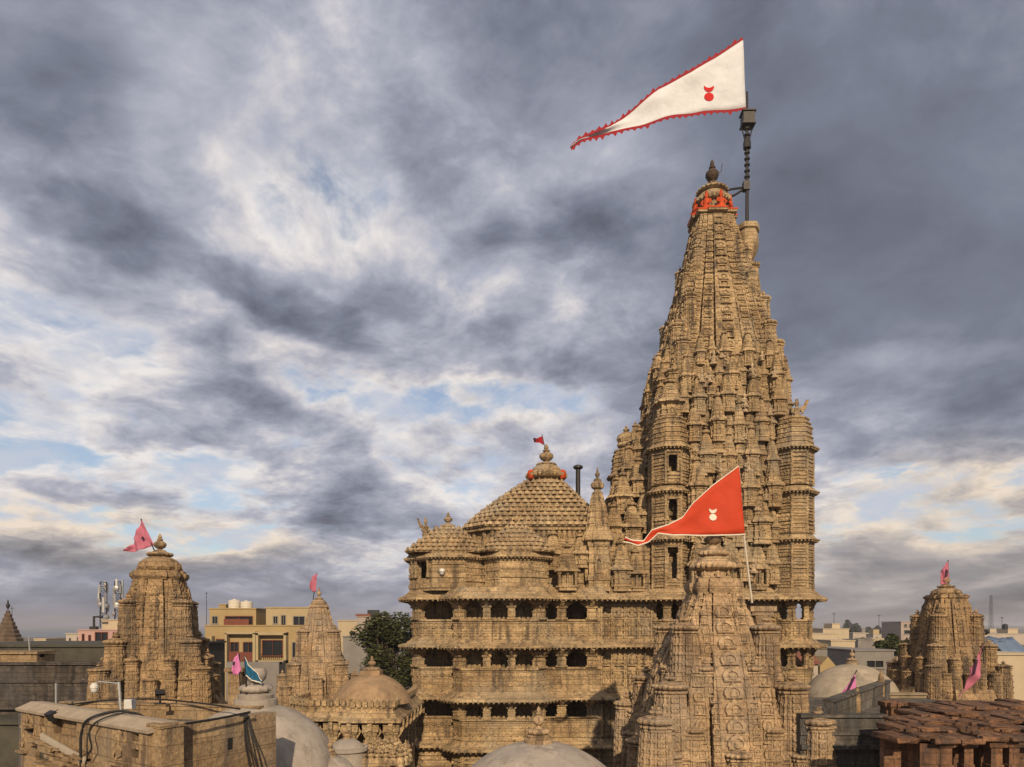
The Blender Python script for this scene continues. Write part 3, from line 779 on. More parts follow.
# ------------------------------------------------------------------ the great temple
TC = (16.7, 57.0)
tp = thing('temple', 'huge carved sandstone temple with a soaring spire and a three storey pillared hall', 'temple', (TC[0], TC[1], 0))
def h_(z): return H + z
OUT = [(-7.6, 62.5), (-7.6, 52.2), (-6.8, 51.3), (-4.3, 51.3), (-4.3, 50.2), (-3.6, 49.4), (1.75, 49.4), (2.45, 50.2), (2.45, 51.0), (6.6, 51.0), (6.6, 51.9), (10.6, 51.9),
       (11.5, 51.0), (12.7, 51.0), (13.5, 51.9), (14.3, 51.9), (14.3, 50.9), (19.2, 50.9), (19.2, 51.9), (20.0, 51.9), (20.8, 51.0), (22.0, 51.0), (22.9, 52.1), (22.9, 63.0)]
NO = len(OUT)
hall_edges = {0: [.2, .4, .6, .8], 1: [.45], 2: [], 3: [], 4: [.5], 5: [.333, .667], 6: [.5], 7: [], 8: [.30, .84]}
bay_edges = {11: [0, 1], 12: [1], 13: [1], 19: [0, 1], 20: [1], 21: [1], 22: [.33, .66]}
FLOORS = [(.50, -1.15, 2.15, 2.75, 1.95), (-3.05, -4.85, -1.45, -1.05, -1.58), (-6.75, -8.45, -5.2, -4.8, -5.42)]   # parapet top, floor, beam under, eave inner, lip
hall = MB(); wallm = MB()
def lerp(a, b, t): return (a[0] + (b[0] - a[0]) * t, a[1] + (b[1] - a[1]) * t)
# storey slabs and dark inner core
for pt, fl, bm, ei, lip in FLOORS:
    hall.loft(OUT, [(h_(fl) - .35, 1, -.06), (h_(fl), 1, -.06)])
hall.loft(OUT, [(h_(2.15), 1, -.06), (h_(2.6), 1, -.06)])
hall.box2(-6.7, 8.4, 53.4, 61.5, 0, h_(2.3)); hall.box2(7.9, 21.9, 54.4, 62.5, .02, h_(2.31)); hall.box2(-3.4, 1.6, 50.95, 53.5, .04, h_(2.29))
for pt, fl, bm, ei, lip in FLOORS:       # niches and doors in the inner core
    for x in np.arange(-4.6, 8, 1.35):
        hall.addmb(KUDU, T(x, 53.4, h_(fl) + 1.2) @ SC(.95, .3, 2.2))
    for x in np.arange(-3.0, 1.6, .9): hall.addmb(KUDU, T(x, 50.95, h_(fl) + 1.3) @ SC(.8, .35, 1.9))
# foot of the building
for i in range(NO):
    a, b = OUT[i], OUT[(i + 1) % NO]
    if i == NO - 1: continue
    panel_wall(wallm, a, b, 0, h_(-8.45), .42, .10, .4, seed=i)
core = obj('hall', hall, M_TEMPLE, tp, world=True)
PIL = {}
def pillar(x, y, z, h, w, cap, arm, ang=0.0, n='pillar'):
    k = (round(h, 2), w, cap, arm)
    if k not in PIL: PIL[k] = pillar_mb(h, w, cap, arm).mesh('pillar', M_TEMPLE)
    put_copy(PIL[k], n, core, (x, y, z), rz=ang)
for fi, (pt, fl, bm, ei, lip) in enumerate(FLOORS):
    runs = {}; ph = pt - fl
    for i in range(NO - 1):
        a, b = OUT[i], OUT[i + 1]; ang = math.atan2(b[1] - a[1], b[0] - a[0])
        l = math.hypot(b[0] - a[0], b[1] - a[1]); nx, ny = (b[1] - a[1]) / l, -(b[0] - a[0]) / l
        if i in hall_edges or i in bay_edges:
            par, beam = runs.setdefault(0 if i < 10 else (1 if i < 15 else 2), (MB(), MB()))
            # parapet: moulded courses, upright blocks, sloping seat back
            par.seg(a, b, h_(fl) - .05, h_(pt) - .02, .28, 0, .004 / l, 1 - .004 / l)
            for z0, z1, o in ((-.04, .10, .12), (.16, .24, .07), (.62, .70, .05), (ph * .62, ph * .67, .06), (ph - .28, ph - .20, .06), (ph - .14, ph, .11)):
                par.seg(a, b, h_(fl) + z0, h_(fl) + z1, .05, o, -.04 / l, 1 + .04 / l)
            q = max(1, round(l / 1.0)) * 2
            for j in range(q):
                t = (j + .5) / q; p = lerp(a, b, t)
                par.box((p[0] + nx * .03, p[1] + ny * .03, h_(fl) + ph * .45), (.10 if j % 2 else .2, .10, ph * .34), ang)
                if i < 3:
                    figure_bust(par, T(p[0] + nx * .12, p[1] + ny * .12, h_(fl) + ph * .60) @ RZ(ang) @ SC(.34, .3, ph * .25))
            beam.seg(a, b, h_(bm), h_(ei) - .1, .45, -.12, .13 / l, 1 - .13 / l)
            beam.seg(a, b, h_(bm) + .12, h_(bm) + .22, .3, -.06, .07 / l, 1 - .07 / l)
            big = i in hall_edges
            for t in (hall_edges.get(i) or bay_edges.get(i) or []):
                p = lerp(a, b, t); hgt = bm - pt
                big_p = i in (1, 4, 6, 8)
                pillar(p[0] - nx * .16, p[1] - ny * .16, h_(pt) - .02, hgt + .02, .34 if big_p else (.27 if big else .21), .66 if big_p else (.48 if big else .36), 1.0 if big_p else (.80 if big else .5), ang)
        else:
            panel_wall(wallm, a, b, h_(fl) - .05, h_(ei) - .1, .36, .09, .4, seed=fi * 40 + i)
            q = max(1, round(l / 1.0))
            for j in range(q):
                t = (j + .5) / q; p = lerp(a, b, t)
                wallm.addmb(KUDU, T(p[0], p[1], h_(fl) + .5) @ RZ(ang) @ SC(.55, .5, 1.1)); wallm.box((p[0] + nx * .05, p[1] + ny * .05, h_(fl) + 1.9), (.6, .3, .12), ang)
                figure_bust(wallm, T(p[0] + nx * .1, p[1] + ny * .1, h_(fl) + 2.0) @ RZ(ang) @ SC(.5, .45, 1.0))
                for s in (-.46, .46):
                    pp = lerp(a, b, (j + .5 + s) / q); wallm.lathe([(.1, 0), (.1, 1.0), (.14, 1.05), (.14, 1.2), (.09, 1.25), (.09, 2.2), (.16, 2.4)], 6, (pp[0] + nx * .08, pp[1] + ny * .08, h_(fl) + .2))
    for par, beam in runs.values(): obj('parapet', par, M_TEMPLE, core, world=True); obj('beam', beam, M_TEMPLE, core, world=True)
    ev = MB(); eave(ev, OUT, h_(ei), h_(lip), 1.05, .17, .36, closed=False)
    obj('eave', ev, M_TEMPLE, core, world=True)
obj('carved_wall', wallm, M_TEMPLE, core, world=True)
ev = MB(); eave(ev, OUT[1:11], h_(-8.5), h_(-9.0), .9, .17, .4, closed=False); obj('eave', ev, M_TEMPLE, core, world=True)
# --- top storey of the hall: rounded bays under small bell roofs
top = MB()
BAY1 = [(-7.8, 57.0), (-7.8, 52.0), (-5.85, 50.1), (-3.4, 50.1), (-2.05, 51.4), (-2.05, 57.0)]
BAY2 = [(-2.0, 57.0), (-2.0, 50.9), (-.9, 49.7), (1.4, 49.7), (2.65, 50.9), (2.65, 57.0)]
WING = [(2.7, 57.0), (2.7, 52.2), (10.6, 52.2), (10.6, 57.0)]
for bi, poly in enumerate((BAY1, BAY2)):
    for i in range(5):
        a, b = poly[i], poly[i + 1]
        panel_wall(top, a, b, h_(2.62), h_(5.25), .62, .06, .4, hole=(.34, .86, h_(3.55), h_(5.0)) if (bi == 0 and i == 1) else None, seed=80 + bi * 9 + i)
    ev = MB(); eave(ev, poly, h_(5.35), h_(5.02), .42, .14, .26, closed=False); obj('eave', ev, M_TEMPLE, core, world=True)
    top.loft(poly, [(h_(5.3), 1, -.05), (h_(5.5), 1, -.05)])
top.box2(-7.2, -2.6, 53.2, 56.9, h_(2.6), h_(5.2))
p_ = lerp(BAY1[1], BAY1[2], .6); 
for t_ in (.18, .34, .86): 
    q_ = lerp(BAY1[1], BAY1[2], t_); top.lathe([(.13, 0), (.13, .3), (.09, .34), (.09, 1.0), (.15, 1.2), (.15, 1.3)], 8, (q_[0] - .08, q_[1] - .08, h_(3.6)))
panel_wall(top, WING[1], WING[2], h_(2.62), h_(6.6), .6, .08, .4, seed=99)
obj('top_storey', top, M_TEMPLE, core, world=True)
ROOFM = bell_roof(None, [(h_(5.45) + .36 * i, 2.95 * (1 - (i / 7.6))) for i in range(7)], -4.95, 53.0, .42, CH7)
obj('bell_roof', ROOFM, M_ROOF, core, world=True)
ROOFM = bell_roof(None, [(h_(5.45) + .36 * i, 2.7 * (1 - (i / 7.4))) for i in range(7)], .35, 52.3, .42, CH7)
obj('bell_roof', ROOFM, M_ROOF, core, world=True)
drum = MB(); RP = CH9R
drum.loft(RP, [(h_(2.6), 6.3, 0), (h_(7.5), 6.3, 0)], T(3.0, 58.7, 0))
for i in range(8):
    a, b = RP[i], RP[(i + 1) % 8]
    q_ = 20 if i % 2 == 0 else 2
    for j in range(q_):
        p = lerp(a, b, (j + .5) / q_); drum.lathe([(.17, 0), (.17, .4), (.13, .45), (.13, 3.7), (.2, 4.0), (.2, 4.3)], 6, (3.0 + p[0] * 6.35, 58.7 + p[1] * 6.35, h_(3.0)))
drum.loft(RP, [(h_(7.3), 6.25, 0), (h_(7.35), 6.65, 0), (h_(7.57), 6.65, 0), (h_(7.6), 6.35, 0)], T(3.0, 58.7, 0))
obj('roof_drum', drum, M_TEMPLE, core, world=True)
lv = []
for i in range(12):
    t = i / 11.0; lv.append((h_(7.6) + 4.6 * t, 6.75 - 5.25 * t ** 1.12))
obj('bell_roof', bell_roof(None, lv, 3.0, 58.7, .54, CH9R), M_ROOF, core, world=True)
m = MB(); m.lathe([(1.45, 0), (1.35, .28), (1.1, .3), (1.05, .62)], 20, (2.95, 58.7, h_(12.1)))
amalaka(m, 1.72, .75, (2.95, 58.7, h_(12.5)), 56, 28); m.lathe([(1.35, 0), (1.2, .3), (.85, .55), (.6, .6)], 20, (2.95, 58.7, h_(13.2)))
amalaka(m, .85, .3, (2.95, 58.7, h_(13.7)), 32, 16); kalasha(m, .62, 1.75, (2.95, 58.7, h_(13.9)), 16)
obj('roof_finial', m, M_TEMPLE, core, 40, world=True)
for a in (-150, -30, 60, 150):
    m = MB(); m.add(*(lambda q: (np.concatenate(q.v), q.f))(MB().lathe([(.1, -.42), (.30, -.36), (.40, -.1), (.42, .1), (.34, .34), (.12, .42)], 10)), RZ(R(a + 90)) @ T(0, -1.55, 0) @ SC(.95, .7, .95))
    obj('vermilion_boss', m, M_ORANGE, core, 50, loc=(2.95, 58.7, h_(12.85)))
for x, y, z, r in ((-4.95, 53.0, 7.6, .34), (.35, 52.3, 7.55, .28)):
    m = MB(); amalaka(m, r * 1.5, .3, (x, y, h_(z)), 20, 10); kalasha(m, r, .95, (x, y, h_(z) + .3), 10); obj('roof_finial', m, M_TEMPLE, core, 40, world=True)
# --- the tower
def mirror(tab, k=1.05): return [(h_(z), w * k) for z, w in tab]
SP_TAB = mirror([(2.4, 5.35), (8.0, 5.1), (13.0, 4.85), (18.9, 4.75), (21.4, 4.38), (25.5, 3.42), (29.7, 2.28), (33.6, 1.46)])
PLAN = slotted([(.88, .88), (.70, .92), (.48, .96), (.22, 1.0)], .032)
tw = MB(); lv = []; z = h_(2.4)
while z < h_(33.6) - .05:
    for q, o in ((0, 0), (.70, 0), (.72, .03), (.97, .03)): lv.append((z + .48 * q, interp(SP_TAB, z + .48 * q), o))
    z += .48
lv.append((h_(33.6), interp(SP_TAB, h_(33.6)), 0)); tw.loft(PLAN, lv)
tower = obj('tower', tw, M_TEMPLE, tp)
class TPath(Path): pass
for k in range(4):
    M = RZ(k * math.pi / 2)
    m = MB(); chain(m, Path(SP_TAB, 0, 1.0, h_(15.5), h_(33.2)), lambda z: min(.86, interp(SP_TAB, z) * .42), .74, .93, .6, M, 1); obj('arch_band', m, M_TEMPLE, tower)
    for s in (-1, 1):
        m = MB()
        chain(m, Path(SP_TAB, s * .37, .96, h_(15.5), h_(33.2)), lambda z: min(.62, interp(SP_TAB, z) * .24), .50, .9, .6, M, 1)
        chain(m, Path(SP_TAB, s * .60, .92, h_(15.5), h_(33.0)), lambda z: min(.5, interp(SP_TAB, z) * .19), .40, .9, .65, M)
        chain(m, Path(SP_TAB, s * .80, .885, h_(15.5), h_(32.8)), lambda z: min(.5, interp(SP_TAB, z) * .18), .44, .9, .65, M)
        obj('side_arch_bands', m, M_TEMPLE, tower)
# corner turrets climbing the spire (z of top, half width, height)
TUR = {}
for (zt, hw, h, kx) in ((30.9, .42, 4.6, .66), (28.6, .42, 4.2, -.68), (26.6, .55, 5.0, .68), (24.2, .6, 5.0, -.72), (22.8, .66, 5.2, .72), (20.4, .75, 5.0, -.76)):
    key = (hw, h)
    if key not in TUR: TUR[key] = turret_mb(hw, h).mesh('corner_turret', M_TEMPLE)
    for k in range(4):
        a = k * math.pi / 2; zb = zt - h; w = interp(SP_TAB, h_(zb + h * .45))
        kk = kx; x, y = -w * kk, -(w * .86 - hw * .35)
        put_copy(TUR[key], 'corner_turret', tower, (x * math.cos(a) - y * math.sin(a), x * math.sin(a) + y * math.cos(a), h_(zb)), rz=a)
# rows of miniature spires
ROWS = [(2.65, 4.5, .78, 5.9, 6, True), (5.9, 4.3, .66, 5.75, 7, False), (8.7, 4.1, .62, 5.5, 7, False), (11.3, 3.9, .58, 5.25, 8, False), (13.7, 3.7, .54, 5.05, 8, False), (15.9, 3.4, .50, 4.85, 8, False), (17.9, 3.2, .45, 4.6, 9, False), (19.8, 2.8, .38, 4.3, 8, False)]
rr = random.Random(11); nvis = 0; rest = MB(); proto = {}
for ri, (z, h, hw, dist, n, cols) in enumerate(ROWS):
    for var in range(2):
        proto[(ri, var)] = spirelet_mb(hw * (1, .8)[var], h * (1, .82)[var], ri * 2 + var, cols=cols and var == 0)
    me = [proto[(ri, v)].mesh('miniature_spire', M_TEMPLE) for v in (0, 1)]
    for k in range(4):
        a = k * math.pi / 2
        span = 3.3 if ri < 5 else dist * .84
        for j in range(n):
            t = (j + .5) / n * 2 - 1
            x = t * span + rr.uniform(-.06, .06); var = (j + ri) % 2
            y = -(dist + (.30 if abs(t) < .4 else 0) + (.16 if var == 0 else -.12) + rr.uniform(-.1, .1)); zz = h_(z) + (0 if var == 0 else h * .10) + rr.uniform(-.15, .2); sc = rr.uniform(.86, 1.14); sz = rr.uniform(.88, 1.14)
            px, py = x * math.cos(a) - y * math.sin(a), x * math.sin(a) + y * math.cos(a)
            if k == 0 or (k == 3 and nvis < 100):
                put_copy(me[var], 'miniature_spire', tower, (px, py, zz), (sc, sc, sz), rz=a); nvis += 1
            else:
                rest.addmb(proto[(ri, var)], T(px, py, zz) @ RZ(a) @ SC(sc, sc, sz))
o = obj('miniature_spires', rest, M_TEMPLE, tower); o['kind'] = 'stuff'
# ledges with small figures and pots between the rows
led = MB()
for ri, (z, h, hw, dist, n, cols) in enumerate(ROWS):
    w = dist + .25
    led.loft(RATHA3, [(h_(z) - .34, w * .96, 0), (h_(z) - .3, w, 0), (h_(z) - .14, w, .12), (h_(z) - .05, w, .12), (h_(z), w * .95, 0)])
    for k in (0, 3, 1):
        for j in range(22):
            x = (j - 10.5) / 10.5 * w * .84; f = 1.0 if abs(x) < w * .42 else .86
            led.addmb(MB().lathe([(.16, 0), (.18, .1), (.1, .2), (.17, .4), (.12, .55), (.13, .62), (.02, .78)], 6), RZ(k * math.pi / 2) @ T(x, -(w * f - .02), h_(z) - .06) @ SC(1, 1, 1.0 + .5 * (j % 3 == 0)))
obj('ledges', led, M_TEMPLE, tower)
M_PALEST = stone('pale_statue_stone', (.34, .245, .145), (.52, .39, .24), (.2, .14, .09), .6, None, .5, .2, .6)
st_ = MB(); figure_bust(st_, I4); st_.loft(RATHA3, [(-.1, .34, 0), (.02, .36, 0), (.04, .3, 0)]); st_ = st_.mesh('statue', M_PALEST)
for ri, (z, h, hw, dist, n, cols) in enumerate(ROWS):
    for j in range(5):
        x = rr.uniform(-.92, .92) * (3.1 if ri < 5 else dist * .8); q = rr.uniform(.5, .9)
        o = put_copy(st_, 'statue', tower, (x, -(dist + .62 + .2 * rr.random()), h_(z) + h * rr.uniform(-.02, .34)), (q, q, q * 1.25), rr.uniform(-.4, .4))
        if j < 2: put_copy(st_, 'statue', tower, (-(dist + .62), rr.uniform(-3, 3), h_(z) + h * rr.uniform(0, .3)), (q, q, q * 1.25), -math.pi / 2)
# --- octagonal balcony towers at the corners of the tower
def corner_bay(name, cx, cy, r, open_faces, topfig, z0=2.62):
    b = MB(); V = [(cx + r * x / math.cos(R(22.5)), cy + r * y / math.cos(R(22.5))) for x, y in OCT]
    LV = [(2.62, 6.35), (6.95, 9.95), (10.6, 13.25)]
    for li, (a, c) in enumerate(LV):
        for k in range(8):
            p, q = V[k], V[(k + 1) % 8]
            hole = (.12, .80, h_(a) + .95, h_(c) - .45) if k in open_faces else None
            panel_wall(b, p, q, h_(a), h_(c), .27, .075, .26, hole, seed=li * 8 + k, mit=(.25, .25))
            if hole:
                for t_ in (.12, .80):
                    s = lerp(p, q, t_); b.lathe([(.12, 0), (.12, .25), (.085, .3), (.085, (c - a) * .42), (.14, (c - a) * .5)], 8, (s[0], s[1], h_(a) + .95))
        for k in range(8):      # engaged colonnettes on the arrises
            s = V[k]; b.lathe([(.13, 0), (.13, .5), (.1, .55), (.1, (c - a) * .5), (.14, (c - a) * .55), (.1, (c - a) * .6), (.1, (c - a) * .92), (.16, c - a)], 8, (s[0], s[1], h_(a)))
        b.loft(V, [(h_(c), 1, -.02), (h_(c) + .2, 1, -.02)])
    o = obj(name, b, M_TEMPLE, tower, world=True)
    for (a, c) in LV:
        e = MB(); eave(e, V, h_(c) + .42, h_(c) + .08, .44, .13, .24); obj('bay_eave', e, M_TEMPLE, tower, world=True)
    m = MB(); P8 = [(x / math.cos(R(22.5)), y / math.cos(R(22.5))) for x, y in OCT]; zz = 13.6; lv = []
    for i in range(6):
        w = r * (1.0, .98, .93, .96, .88, .8)[i]
        for q, off in ((0, 0), (.62, 0), (.66, .07), (.97, .07)): lv.append((h_(zz + .36 * (i + q)), w, off))
    lv += [(h_(15.8), r * .8, 0)]
    m.loft(P8, lv, T(cx, cy, 0)); obj('bay_cap', m, M_TEMPLE, tower, world=True)
    if topfig == 'figure':
        obj('guardian_figure', figure_mb(), M_TEMPLE, tower, loc=(cx + .25 - TC[0], cy - .3 - TC[1], h_(15.78))).scale = (1.15, 1.2, 1.5)
        obj('seated_figure', (lambda q: (figure_bust(q, I4), q)[1])(MB()), M_TEMPLE, tower, loc=(cx - .75 - TC[0], cy - .3 - TC[1], h_(15.78))).scale = (.9, .9, 1.3)
    elif topfig == 'pot':
        q = MB(); amalaka(q, .8, .5, (0, 0, .35), 24, 12); q.lathe([(.5, 0), (.6, .2), (.4, .4)], 10); q.lathe([(.7, .8), (.85, 1.1), (.7, 1.5), (.3, 1.75)], 16, lobes=8, amp=.06); kalasha(q, .3, .7, (0, 0, 1.7), 8)
        obj('bay_pot', q, M_TEMPLE, tower, 40, loc=(cx - TC[0], cy - TC[1], h_(15.7)))
    return o
corner_bay('corner_bay', 12.05, 52.35, 1.38, {5}, None)
corner_bay('corner_bay', 21.45, 52.35, 1.38, {7}, 'figure')
corner_bay('corner_bay', 10.3, 61.6, 1.25, set(), 'pot')
put_copy(spirelet_mb(.95, 3.6, 5).mesh('miniature_spire', M_TEMPLE), 'bay_spire', tower, (12.1 - TC[0], 52.6 - TC[1], h_(15.7)))
# --- linking wall between hall and tower: turrets and small shrines on the roof line
link = tower
def sp(x, y, z, hw, h, name='roof_shrine', seed=1, cols=False, wall=.36):
    put_copy(spirelet_mb(hw, h, seed, cols=cols, wall=wall).mesh(name, M_TEMPLE), name, core, (x, y, h_(z)))
sp(6.5, 52.0, 2.62, .95, 9.5, 'tall_turret', 3, wall=.40)
for x, y, z, hw, h, c in ((4.1, 50.9, 2.62, .75, 3.9, True), (3.1, 51.9, 4.2, .7, 3.3, False), (5.2, 52.0, 4.4, .6, 2.9, False), (8.3, 52.0, 2.62, .75, 4.4, False), (9.4, 52.1, 2.62, .7, 3.6, True), (7.9, 53.0, 6.4, .7, 3.4, False), (9.3, 53.0, 6.2, .75, 3.8, False), (10.4, 53.8, 7.2, .7, 3.9, False), (8.8, 54.3, 8.8, .7, 3.8, False), (10.1, 54.6, 10.2, .7, 3.6, False), (9.6, 56.2, 11.4, .7, 3.8, False), (10.6, 56.8, 13.2, .7, 3.6, False), (8.6, 56.0, 9.2, .7, 3.3, False), (10.6, 58.6, 14.6, .6, 3.0, False)):
    sp(x, y, z, hw, h, seed=int(x * 7), cols=c)
lk = MB()
for z0, z1, x0, x1, y0 in ((2.6, 6.4, 7.4, 11, 53.3), (6.4, 8.8, 7.9, 11.4, 54.5), (8.8, 11.4, 8.5, 11.5, 56.3), (11.4, 13.4, 9.2, 11.6, 57.6)):
    panel_wall(lk, (x0, y0), (x1, y0), h_(z0), h_(z1), .34, .09, .4, seed=int(x0 * 9)); panel_wall(lk, (x0, 62), (x0, y0), h_(z0), h_(z1), .34, .09, .4, seed=int(x0 * 5)); lk.box2(x0 + .1, x1 + .1, y0 + .1, 61.9, h_(z0), h_(z1) - .05)
obj('linking_roof', lk, M_TEMPLE, core, world=True)
g_ = obj('roof_lion', figure_mb(), M_TEMPLE, core, loc=(-6.6, 52.2, h_(6.9))); g_.scale = (-.8, .9, 1.35)
cc = MB(); cc.lathe([(.05, .30), (.16, .28), (.22, .18), (.22, .08), (.19, .06), (.17, -.08), (.08, -.17), (.01, -.19)], 14); cc.box((0, .2, .25), (.14, .4, .1))
_c = thing('dome_camera', 'small white dome camera on the curved top wall of the pillared hall', 'security camera', (-5.1, 49.85, h_(3.9)))
obj('camera_body', cc, plain('camera_white', (.66, .63, .57), .45), _c, 50)
# --- crown of the spire
m = MB(); z = h_(33.6)
m.loft(RATHA3, [(z, 1.55, 0), (z + .06, 1.85, 0), (z + .22, 1.85, 0), (z + .26, 1.62, 0), (z + .42, 1.6, 0), (z + .46, 1.3, 0), (z + .6, 1.25, 0)])
m.lathe([(1.15, z + .5), (1.15, z + 1.7)], 20)
amalaka(m, 1.55, .62, (0, 0, z + 1.3), 56, 28)
m.lathe([(1.35, z + 1.85), (1.25, z + 2.1), (.95, z + 2.35), (.8, z + 2.4)], 24)
amalaka(m, 1.28, .42, (0, 0, z + 2.35), 40, 20); m.lathe([(.9, z + 2.75), (.85, z + 2.9), (.5, z + 3.1)], 20); amalaka(m, .6, .2, (0, 0, z + 3.05), 24, 12)
obj('crown', m, M_TEMPLE, tower, 40)
m = MB(); kalasha(m, .55, 2.15, (0, 0, z + 3.2), 18); m.tube([(.35, 0, z + 4.0), (.75, 0, z + 4.35), (.85, .05, z + 5.0)], .035, 5)
obj('finial', m, stone('dark_finial', (.07, .045, .03), (.12, .08, .05), (.04, .03, .02)), tower, 40)
for k in range(8):
    a = k * math.pi / 4 + .2; q = MB(); figure_bust(q, RZ(a) @ T(0, -1.52, z + .42) @ SC(1.15, .9, 1.45))
    obj('painted_figure', q, M_ORANGE, tower, 50)
rail = MB(); rail.loft(RATHA3, [(z + .225, 1.88, 0), (z + .35, 1.88, 0)]); obj('painted_band', rail, M_ORANGE, tower)
# stone holder of the flagpole on the shoulder of the spire
m = MB(); m.lathe([(.35, 0), (.55, .3), (.82, .9), (.95, 1.6), (.90, 2.2), (.82, 2.45), (.98, 2.55), (.98, 2.95), (.6, 3.05)], 12, lobes=6, amp=.05); m.lathe([(.6, -.6), (.7, -.3), (.5, -.1), (.4, .05)], 12)
obj('pole_socket', m, M_ROOF, tower, 40, loc=(2.85, -.2, h_(30.2)))
m = MB(); m.loft(RATHA3, [(h_(24.5), 1.0, 0), (h_(27.5), .9, 0), (h_(29.6), .7, 0), (h_(29.7), .85, 0), (h_(29.9), .85, 0)], T(2.95, -.2, 0)); obj('socket_shaft', m, M_TEMPLE, tower)
M_EMBLEM = plain('red_emblem', (.55, .015, .012), .8)
# --- flagpole, flag
fp = thing('flagpole', 'tall dark iron flagpole with a lantern box beside the spire top', 'flagpole', (TC[0] + 2.85, 56.8, h_(33.2)))
m = MB(); hp = 44.4 - 33.2
m.tube([(0, 0, 0), (0, 0, hp)], [.16, .10], 8)
for q in range(14): m.lathe([(.14, 0), (.24, .08), (.24, .2), (.14, .28)], 8, (0, 0, 3.0 + q * .5))
m.lathe([(.16, 0), (.32, .1), (.34, .5), (.2, 1.0)], 8, (0, 0, 6.4))
obj('pole', m, M_METAL, fp, 40)
m = MB(); m.box((.05, 0, 8.9), (.95, .8, .9), rx=0); m.box((.05, 0, 9.42), (1.15, 1.0, .1)); m.box((.05, 0, 8.4), (1.1, .95, .1))
obj('lantern_box', m, M_METAL, fp)
m = MB()
for s in (-1, 1): m.tube([(s * .48, 0, 8.4), (s * .12, 0, 6.9)], .05, 5)
obj('strut', m, M_METAL, fp)
m = MB(); m.tube([(0, 0, 3.3), (-1.2, .1, 3.2), (-2.7, .2, 2.95)], .09, 6); m.tube([(0, 0, 3.3), (-1.0, .1, 2.7), (-2.3, .2, 2.3)], .09, 6); m.box((-.1, 0, 3.35), (.5, .5, .7))
obj('bracket', m, M_METAL, fp)
flag('flag', 'large white triangular flag with red scalloped hem flying above the tallest spire', [(743, 39), (707.7, 61), (691, 73), (658, 89.5), (628, 112), (609, 127), (587, 136.5), (578, 141), (570, 149)], [(746, 108), (703, 112), (675, 118), (642, 126), (611, 131), (591, 137), (579, 143), (571, 150.5)],
     56.75, M_WHITECLOTH, .22, trim=(M_REDCLOTH, 2.6, True), mark=(709, 92, 4.8, M_EMBLEM), freq=1.7)
# ------------------------------------------------------------------ smaller shrines with spires
def tur(pts): return pts
def local_tab(tab): return tab
# the shrine in front, with the orange flag
sx, sy, sb = 8.98, 30.5, H - 8.2
t = thing('shrine', 'smooth carved sandstone shrine spire in front of the temple, flying an orange flag', 'shrine', (sx, sy, sb))
prof = [(0.6, 3.75), (2.6, 3.4), (4.4, 3.05), (6.0, 2.62), (8.3, 1.58), (9.65, 1.05)]
shrine(t, M_SHRINE, prof, sb, [(1.78, 1.66, 4.9, .52, 3.7), (2.56, 2.44, 2.4, .62, 3.8), (3.36, 3.15, 1.0, .56, 3.9), (2.96, 2.86, .7, .5, 3.9), (1.62, 2.75, 1.1, .46, 3.3), (2.62, 3.2, .4, .44, 3.0), (0, 3.35, .2, .52, 3.3), (1.0, 2.2, 3.9, .36, 2.9)], 1.9, .9, kw=.80, ksp=.66, seed=3, columns=[(.58, .085, .46, 'shaft'), (.80, .30, .40, 'n'), (1.06, .06, .40, 'shaft'), (1.36, .46, .56, 'n'), (1.70, .08, .46, 'shaft'), (2.06, .44, .54, 'n'), (2.42, .07, .40, 'shaft')])
m = MB(); m.loft(RATHA3, [(-4.8, 4.2, 0), (-2.5, 4.1, 0), (-2.4, 4.3, 0), (-2.1, 4.3, 0), (-2.0, 3.9, 0), (.6, 3.9, 0), (.7, 3.6, 0)]); obj('plinth', m, M_SHRINE, t)
m = MB(); m.box((1.95, -.4, 8.95), (1.15, .9, .24)); m.box((1.95, -.4, 8.75), (.95, .75, .18)); m.lathe([(.28, 0), (.3, .4), (.42, .7), (.42, .8)], 8, (1.95, -.4, 7.9)); m.box((1.8, -.4, 7.1), (1.0, .8, 1.6))
obj('pole_bracket', m, M_SHRINE, t)
ob = PX(752, 603, 30.0); oe = PX(738.5, 467, 30.0); om = PX(743.5, 533, 30.0)
t2 = thing('flagpole', 'thin pale pole holding the orange flag', 'flagpole', ob)
m = MB(); m.tube([(0, 0, 0), (om[0] - ob[0], 0, om[2] - ob[2]), (oe[0] - ob[0], 0, oe[2] - ob[2])], .05, 6); obj('pole', m, M_ROPE, t2)
flag('flag', 'orange triangular flag with a white moon and sun emblem over the front shrine', [(739, 466), (712, 486), (692, 504), (682, 518), (668, 525), (652, 530), (644, 541), (632, 540), (625, 537)],
     [(745, 534), (715, 535), (690, 535), (672, 535), (658, 533), (648, 542), (638, 545), (630, 542), (624, 541)], 29.9, M_ORANGECLOTH, .10, trim=(M_CREAMCLOTH, .8, False), mark=(713, 513.5, 3.7, M_CREAMCLOTH), freq=1.3)
